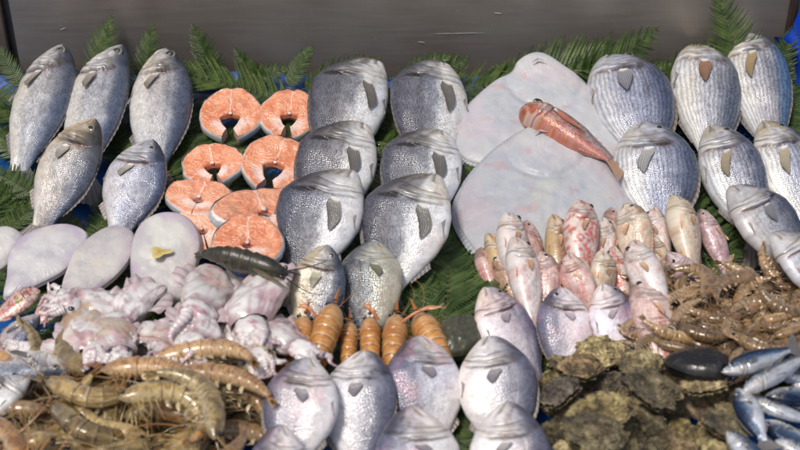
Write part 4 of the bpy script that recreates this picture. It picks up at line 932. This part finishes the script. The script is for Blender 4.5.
while n_ < 215:
    x = rnd.uniform(632, 830); y = rnd.uniform(255, 375); ok, tp, bt = in_pile(x, y)
    if not ok: continue
    n_ += 1; e = min(1, (y-tp)/30, (bt-y)/14+.3, (x-628)/30)
    z = .03+.065*max(0, e)**.6+rnd.uniform(-.02, .012)
    lab = 'small brownish shrimp in the left half of the shrimp pile' if x < 720 else 'small brownish shrimp in the right half of the shrimp pile'
    place(sp_, su, rnd.randrange(6), orient(x, y, z, rnd.uniform(0, 360), rnd.uniform(.6, 1.0), rnd.random() < .5, rnd.uniform(-15, 15), rnd.uniform(-35, 35)), lab, GSH)
# langoustines
lg = [make_crust('langoustine', 'langoustine', .15, .5, .019, PAL_L, 60+i, M_lang, legs=6, claws=False, NSs=120, m=26, saw_=.34, antr=.4) for i in range(3)]
lu = [False]*3
def lango(h, t, w, z, k, lab, roll=0):
    a, b = P(*h, z+.012), P(*t, z+.004); X = unit(b-a); Yv = unit(np.cross((0, 0, 1), X)); Z = np.cross(X, Yv); c2, s2 = math.cos(R(roll)), math.sin(R(roll))
    D_, E_ = Z*c2+Yv*s2, -(Yv*c2-Z*s2); wk = (w/ppm(a))/(.019*1.7)
    m = mat4(X*np.linalg.norm(b-a)/.15, D_*wk, E_*wk, a)
    place(lg, lu, k, m, lab, 'orange langoustines in a row above the front breams')
lango((335, 306), (312, 372), 30, .095, 0, 'largest orange langoustine, standing over the second front bream', 8)
lango((305, 318), (290, 378), 27, .08, 1, 'pale langoustine left of the largest, beside the silver bream', 10)
lango((370, 318), (371, 376), 23, .085, 2, 'narrow orange langoustine in the middle of the row')
lango((397, 316), (391, 380), 27, .09, 1, 'orange langoustine just left of the third front bream')
lango((418, 316), (450, 372), 32, .085, 0, 'orange langoustine lying aslant behind the third front bream', -15)
lango((312, 338), (276, 366), 27, .075, 2, 'curled orange langoustine tail at the left end of the row', 20)
lango((350, 322), (347, 378), 20, .06, 1, 'langoustine half hidden between the largest and the narrow one')
mb_ = None
# whiskers and claws reaching up from the row
for (p0, p1, w, lab) in (((402, 322), (446, 308), 3.4, 'thin red-orange claw arm reaching right from the langoustine row'), ((378, 320), (362, 308), 4.5, 'short red-orange claw between the middle langoustines'), ((318, 318), (296, 308), 3.5, 'red-orange claw arm left of the largest langoustine')):
    a, b = P(*p0, .12), P(*p1, .125); j = np.linspace(0, 1, 24)[:, None]; r0 = w/ppm(a)/2*1.3
    m_ = MB(); m_.tube((b-a)*j+np.array([0, 0, .012])*np.sin(j*PI), r0*prof([0, .35, .4, .6, 1], [.6, .7, .5, 1.1, .15], j[:, 0]), mix(np.array([.55, .13, .04]), np.array([.7, .4, .2]), j[:, 0]), 10)
    e = thing('claw', lab, 'claw', Matrix.Translation(Vector(a)), 'loose langoustine claws'); m_.build('arm', M_lang, e)
    f_ = MB(); f_.tube((b-a)*(.55+.4*j)+np.array([0, 0, .012])+np.cross(unit(b-a), (0, 0, 1))*(.006*np.sin(j*PI)), r0*.5*(1-.85*j[:, 0]), (.7, .4, .22), 8); f_.build('pincer_finger', M_lang, e)
# dark lobster on squid
dl = make_crust('lobster', 'lobster', .26, .55, .036, PAL_D, 77, M_dark, legs=8, claws=False, saw_=1.0)
a, b = P(288, 275, .155), P(200, 246, .165); X = unit(b-a); Yv = unit(np.cross((0, 0, 1), X)); Z = np.cross(X, Yv)
dl.matrix_world = mat4(X, Z*.9+Yv*.4, -(Yv*.9-Z*.4), a, .62); bpy.context.view_layer.update(); inv = np.array(dl.matrix_world.inverted())
for q0, q1, q2, wd in (((232, 262), (256, 266), (292, 292), 7), ((222, 258), (226, 272), (244, 284), 5)):
    j = np.linspace(0, 1, 30)[:, None]; A_, B_, C_ = P(*q0, .15), P(*q1, .172), P(*q2, .165); pw_ = A_*(1-j)**2+2*B_*j*(1-j)+C_*j**2
    pl_ = pw_@inv[:3, :3].T+inv[:3, 3]; m_ = MB(); rc = wd/ppm(B_)/.95*prof([0, .3, .38, .5, .7, 1], [.35, .4, .3, .8, .75, .08], j[:, 0]); m_.tube(pl_, rc, mix(np.array([.07, .06, .03]), np.array([.15, .115, .045]), j[:, 0]), 12, .6); m_.build('claw', M_dark, dl)
dl['label'] = 'dark olive brown lobster lying between the lowest salmon steak and the squid'

# ------------------------------------------------------------------ squid
GQ = 'squid and cuttlefish heaped on the left'
def squid(px, py, z, ang, size, label, seed, cat='squid', name='squid', dark=0, arms=True, fat=1.0, tilt=10, eye=True):
    r = random.Random(seed); L = size; root = thing(name, label, cat, orient(px, py, z, ang, 1, False, tilt, r.uniform(-25, 25)), GQ)
    n_, m = 90, 56; s = np.linspace(0, 1, n_)[:, None]; a = np.linspace(-PI/2, 3*PI/2, m)[None]
    ml = L*.74
    rad = prof([0, .04, .15, .4, .7, .88, .96, 1], [.02, .28, .6, .95, 1.0, .86, .74, .60], s)*L*.175*fat
    q = np.stack([s*3+0*a, np.cos(a)*1.1+0*s, np.sin(a)*1.1+0*s], -1)
    nz = fbm(q*.8, seed, 2)*.24+.03*fbm(q*3, seed+4); fold = .075*np.sin(s*15+3.5*np.cos(a)+2.5*fbm(q*.8, seed+20)+seed)*sm(.1, .6, s)
    rr = rad*(1+nz+fold); cx = s*ml; bendy = L*.10*np.sin(s*2.4+seed)
    V = np.stack([cx+0*a, rr*np.cos(a)*1.15+bendy, rr*np.sin(a)*.68], -1)
    sp2 = fbm(q*5, seed+9); c = mix(np.array([.70, .68, .66]), np.array([.56, .40, .42]), sm(.15, .9, fbm(q*1.3, seed+2)+.1)); c = mix(c, np.array([.26, .12, .15]), .55*sm(.3, .8, sp2)*sm(-.6, .6, np.sin(a)))
    stq = fbm(np.stack([s*2.2+.4*np.sin(a*2+seed), np.cos(a)*4.5+0*s, np.sin(a)*4.5+0*s], -1), seed+50, 4); c = mix(c, np.array([.44, .26, .29]), .55*sm(.12, .65, stq)); c = mix(c, np.array([.24, .12, .14]), .5*sm(.55, .9, stq)); c = mix(c, np.array([.42, .28, .16]), dark*sm(-.4, .4, fbm(q*1.1, seed+14))); c = mix(c, np.array([.25, .14, .15]), .7*sm(.9, .99, s)*np.ones_like(a))
    mb = MB(); mb.grid(V, c, flip=True); mb.build('mantle', M_squid, root)
    for sd in (1, -1):                                              # fins
        u = np.linspace(.05, .62, 26)[:, None]; w = np.linspace(0, 1, 10)[None]; wd = L*.15*np.sin((u-.05)/.57*PI)**.7
        by = np.interp(u[:, 0], s[:, 0], (rad[:, 0]*1.0))[:, None]*sd; bb = L*.10*np.sin(u*2.4+seed)
        Vf = np.stack([u*ml-.2*wd*w, by+sd*wd*w+bb, .25*wd*np.sin(w*2.5)+.004*np.sin(u*40+w*3)*w], -1)
        mf = MB(); mf.grid(Vf, mix(np.array([.56, .50, .50]), np.array([.40, .26, .30]), np.broadcast_to(w, Vf.shape[:2])*.6), flip=sd > 0); mf.build('fin', M_squid, root)
    by = L*.10*math.sin(2.4+seed); hd = MB(); t = np.linspace(0, PI, 26)[:, None]; aa = np.linspace(0, 2*PI, 34)[None]; rr = L*.145
    q = np.stack([np.cos(t)+0*aa, np.sin(t)*np.cos(aa), np.sin(t)*np.sin(aa)], -1); rn = rr*(1+.18*fbm(q*1.5, seed+5))
    hd.grid(q*rn[..., None]*np.array([1.05, .95, .72])+np.array([ml+L*.06, by, 0]), mix(np.array([.68, .65, .63]), np.array([.42, .24, .28]), sm(0, .6, fbm(q*2.5, seed+6))), flip=False)
    h_ = hd.build('head', M_squid, root)
    if dark >= .3 and eye:
        for sd in (1, -1):
            em = MB(); em_c = np.array([ml+L*.06, by+sd*rr*.62, rr*.42]); sphere(em, em_c, L*(.040 if dark else .022), (.03, .04, .07) if dark else (.05, .05, .06), (1, 1, .6)); em.build('eye', M_mantle_eye, root)
    if arms:
        for k in range(6):
            f_ = (k-2.5)/2.5; j = np.linspace(0, 1, 36)[:, None]; ln = L*r.uniform(.20, .38); p0 = np.array([ml+L*.14, by+f_*rr*.7, r.uniform(-.3, .5)*rr]); w1, w2, w3 = r.uniform(2, 6), r.uniform(-1, 1), r.uniform(0, 6)
            pts = p0+np.concatenate([ln*j*(1-.35*j), f_*ln*.35*j**1.3+ln*.22*np.sin(j*w1*1.4+w3)*j, rr*.5*np.sin(j*w1*.8+w3)*j-rr*.7*j], 1)
            ma = MB(); rad_ = L*.050*(1-.80*j[:, 0])*(1+.14*np.sin(j[:, 0]*60)); cj = mix(np.array([.68, .64, .62]), np.array([.42, .26, .30]), sm(0, 1, j[:, 0])*r.random()+.1)
            ma.tube(pts, rad_, cj, 10, .85); ma.build('arm', M_squid, root)
    return root
SQ = [(196, 264, .11, -80, .19, 'whitish squid with pointed pink tip below the dark lobster, left of the broad pink one', 0, 1.0, 1),
 (252, 276, .115, -80, .18, 'broad pink-veined squid under the dark lobster', 0, 1.45, 2),
 (262, 318, .10, -50, .15, 'pale squid with a small tube opening right of centre, next to the langoustines', 0, 1.15, 3),
 (172, 290, .10, -125, .15, 'ringed white squid tail next to the fourth sole', 0, .9, 4),
 (207, 302, .11, -100, .15, 'milky white squid in the middle of the heap', 0, 1.15, 5),
 (232, 322, .105, -70, .15, 'squid with striped lilac arms at the front of the heap', 0, 1.0, 6),
 (175, 318, .105, -95, .14, 'white squid with looping arms above the prawns', 0, 1.0, 7),
 (146, 308, .10, -165, .14, 'brownish cuttlefish with wrinkled mantle below the fourth sole', .8, 1.1, 8),
 (62, 316, .105, -30, .14, 'yellowish cuttlefish mantle at the left of the heap', .9, 1.2, 9),
 (92, 316, .11, -75, .13, 'round white cuttlefish lobe with blue-black eye', .3, 1.35, 10),
 (118, 318, .115, -85, .13, 'tan cuttlefish with open white mantle', .6, 1.35, 11),
 (147, 322, .11, -65, .14, 'cuttlefish with white glossy head in the middle left', .3, 1.1, 12),
 (92, 350, .09, -170, .12, 'small white cuttlefish body behind the front prawns', .1, 1.1, 13),
 (120, 312, .085, 175, .11, 'small pale squid at the tip of the third sole', .1, 1.1, 14),
 (282, 350, .09, 185, .12, 'pinkish squid arms piled beside the langoustines', .0, 1.0, 16),
 (245, 352, .085, 190, .13, 'pinkish squid lying crosswise behind the big prawns', .0, 1.0, 17),
 (200, 350, .085, 10, .13, 'white squid lying crosswise at the front centre of the heap', .0, 1.0, 18),
 (135, 352, .08, 0, .13, 'grey-white squid lying low behind the glossy prawn', .1, 1.0, 19)]
for (x, y, z, an, sz, lab, dk, ft, sd) in SQ:
    cut = 'cuttlefish' in lab
    squid(x, y, z, an, sz, lab, sd, 'cuttlefish' if cut else 'squid', 'cuttlefish' if cut else 'squid', dk, True, ft)

# ------------------------------------------------------------------ oysters, mussel, clam
def make_oyster(seed, L=.1):
    root = thing('oyster', 'x', 'oyster')
    for half, nm in ((1, 'upper_shell'), (-1, 'lower_shell')):
        K, J = 130, 60; a = np.linspace(0, 2*PI, K)[:, None]; t = np.linspace(0, 1, J)[None]
        o = 1+.10*np.cos(a)+.18*fbm(np.stack([np.cos(a)*1.6, np.sin(a)*1.6, 0*a], -1), seed)+.07*fbm(np.stack([np.cos(a)*6, np.sin(a)*6, 0*a], -1), seed+3)
        x = t*o*np.cos(a)*L*.52; y = t*o*np.sin(a)*L*.34
        q = np.stack([x, y, 0*x], -1)/L
        dome = (1-t**2.6)*L*(.17 if half > 0 else .13)
        w = fbm(q*5, seed+half); lay = t*7+w*1.3; saw = lay-np.floor(lay)
        z = dome+L*.030*saw**2*1.4*sm(.0, .3, t)+L*.035*fbm(q*6, seed+11)*sm(1.02, .8, t)+L*.018*np.abs(fbm(q*22, seed+17))
        sc = 1+.05*saw
        V = np.stack([x*sc, y*sc, (z+.002)*half+L*.02*fbm(np.stack([np.cos(a)*2+0*t, np.sin(a)*2+0*t, 0*x], -1), seed+31)*t**2], -1)
        c = mix(np.array([1.15, 1.1, 1.0]), np.array([.45, .42, .36]), (saw < .14)*1.0*sm(.1, .3, t)); c = mix(c, np.array([1.5, 1.45, 1.35]), sm(.93, 1, t)*.5*np.ones_like(x))
        mb = MB(); mb.grid(V, c, flip=half < 0); mb.build(nm, M_rock, root)
    return root
oy = [make_oyster(100+i*7) for i in range(6)]; ou = [False]*6; GOY = 'rough oysters heaped at the front right'
oh = [(578, 368, .11, 20, .66, 'oyster with a knobbly beige crust and a round hole, top left of the heap'), (600, 352, .09, 5, .7, 'dark flat oyster on the back edge of the heap under the pale breams'),
      (640, 362, .11, -10, .62, 'smooth brown oyster just left of the black mussel'), (650, 388, .13, -35, .85, 'large pale green-grey oyster in the middle of the heap'),
      (700, 385, .12, 10, .66, 'mossy oyster right below the black mussel'), (605, 410, .14, 5, .78, 'long olive brown oyster pair in front of the pale green one'),
      (590, 432, .15, -10, .75, 'blurred orange-brown oyster at the bottom edge next to the bream'), (560, 392, .10, 70, .7, 'crusty oyster beside the fourth front bream'), (725, 425, .13, -40, .65, 'oyster at the right end of the heap beside the sardines')]
for i, (x, y, z, an, sc, lab) in enumerate(oh): place(oy, ou, i % 6, orient(x, y, z, an, sc, False, rnd.uniform(-15, 15), rnd.uniform(-25, 25)), lab, GOY)
for r_i in range(8):
    for c_i in range(7):
        x = 553+c_i*29+(r_i % 2)*14+rnd.uniform(-7, 7); y = 358+r_i*13.5+rnd.uniform(-5, 5)
        if x > 718 and y < 388 or x > 745: continue
        z = .045+.006*r_i+rnd.uniform(-.008, .022)
        lab = 'rough grey-brown oyster in the left half of the heap' if x < 650 else 'rough grey-brown oyster in the right half of the heap'
        place(oy, ou, rnd.randrange(6), orient(x, y, z, rnd.uniform(-55, 55), rnd.uniform(.40, .56), rnd.random() < .5, rnd.uniform(-30, 30), rnd.uniform(-10, 60)), lab, GOY)
def shell(name, label, cat, px, py, z, ang, L, asp, col, col2, ty=0, ribs=0):
    root = thing(name, label, cat, orient(px, py, z, ang, 1, False, 0, ty))
    for half in (1, -1):
        a = np.linspace(0, 2*PI, 120)[:, None]; t = np.linspace(0, 1, 46)[None]
        ox = .5*np.cos(a)*(1+.05*np.cos(a)); oy_ = .5*asp*np.sin(a)*(1+.28*np.cos(a)); um = np.array([.33, 0])
        x = L*(um[0]+(ox-um[0])*t); y = L*oy_*t
        wob_ = 1+.06*fbm(np.stack([np.cos(a)*1.5+0*t, np.sin(a)*1.5+0*t, 0*a+0*t], -1), int(px)); x = x*wob_; y = y*wob_
        z_ = L*asp*.34*(1+.12*fbm(np.stack([x, y, 0*x], -1)*60, 7))*np.sqrt(np.maximum(1-t**2.4, 0))*half+L*.002*np.sin(t*42+3*fbm(np.stack([x, y, 0*x], -1)*30, 4))*half*sm(.1, .4, t)*(1-t**8)+ribs*L*.006*np.sin(a*30)*t*(1-t**8)*half
        V = np.stack([x, y, z_+.001*half], -1); c = mix(np.array(col), np.array(col2), sm(-.2, .8, np.sin(t*30+2*np.sin(a))+.8*fbm(V*40, 3))*.12)
        mb = MB(); mb.grid(V, c, flip=half < 0); mb.build('upper_shell' if half > 0 else 'lower_shell', M_dark, root)
shell('mussel', 'big black mussel shell on the back edge of the oyster heap', 'mussel', 695, 366, .13, -8, .092, .74, (.012, .010, .009), (.022, .018, .015), ty=-18)
shell('clam', 'dark olive clam between the langoustines and the fourth front bream', 'clam', 457, 340, .085, 55, .085, .82, (.05, .05, .03), (.16, .15, .10), ty=5)

# ------------------------------------------------------------------ sardines
GSD = 'small blue-backed fish in the right front corner'
SD = [((722, 372), (800, 346), 20, .15, False, 'blue-backed fish lying topmost against the shrimp pile'), ((742, 392), (818, 350), 19, .165, False, 'dark shiny small fish crossing over the blue-backed one'),
      ((736, 388), (768, 450), 23, .165, True, 'pale silver small fish pointing down beside the oysters'), ((748, 398), (830, 428), 20, .13, False, 'grey silver fish lying right of the downward one'),
      ((765, 396), (840, 398), 20, .14, True, 'silver small fish with an open round eye at the right edge'), ((760, 420), (840, 470), 24, .13, True, 'broad white-bellied small fish near the bottom right corner'),
      ((728, 430), (790, 500), 24, .16, False, 'blurred bluish small fish head at the bottom edge right of the oysters'), ((770, 372), (850, 380), 19, .12, False, 'small dark fish behind the crossing one at the right edge'),
      ((756, 360), (835, 352), 14, .10, True, 'thin silver strip of a fish along the lower edge of the shrimp'), ((775, 440), (850, 470), 22, .15, False, 'small fish in the bottom right corner of the photo'),
      ((732, 356), (790, 362), 16, .09, False, 'small fish half hidden under the shrimp edge'), ((785, 408), (850, 420), 20, .12, True, 'silver fish at the right edge under the open-eyed one'),
      ((740, 410), (800, 455), 20, .11, False, 'dark-backed fish deep in the corner heap beside the oysters'), ((790, 385), (860, 370), 20, .11, False, 'dark blue back of a fish at the right edge'), ((750, 445), (800, 520), 24, .12, True, 'silver fish at the bottom edge between the blue head and the corner fish')]
for (h, t, w, z, fl, lab) in SD:
    make_fish('sard', h, t, w*1.15, z, z-.015, lab, 'small fish', GSD, name='sardine', flip=fl, roll=rnd.uniform(-20, 20), met=.5, scal=.5, bend=.01, pl=.08, NS=100, NA=40, thick=1.3, gill=.6)

# ------------------------------------------------------------------ light
SUN_EL, SUN_AZ = R(62), R(215)      # azimuth: behind right shoulder? measured from +Y clockwise
w = bpy.data.worlds.new('World'); S.world = w; w.use_nodes = True; nt = w.node_tree
sky = nt.nodes.new('ShaderNodeTexSky'); sky.sky_type = 'NISHITA'; sky.sun_disc = False; sky.sun_elevation = SUN_EL; sky.sun_rotation = SUN_AZ
sky.dust_density = 4; sky.air_density = 1.2; sky.ozone_density = .6
bg = nt.nodes['Background']; nt.links.new(sky.outputs[0], bg.inputs[0]); bg.inputs[1].default_value = .07
sd = bpy.data.lights.new('sun', 'SUN'); sd.energy = 1.5; sd.angle = R(10); sd.color = (1, .95, .88)
so = bpy.data.objects.new('sun', sd); COL.objects.link(so)
dirv = Vector((math.sin(SUN_AZ)*math.cos(SUN_EL), math.cos(SUN_AZ)*math.cos(SUN_EL), math.sin(SUN_EL)))
so.rotation_euler = dirv.to_track_quat('Z', 'Y').to_euler()
S.view_settings.view_transform = 'Standard'; S.view_settings.look = 'None'; S.view_settings.exposure = .60; S.view_settings.gamma = 1
S.render.engine = 'CYCLES'
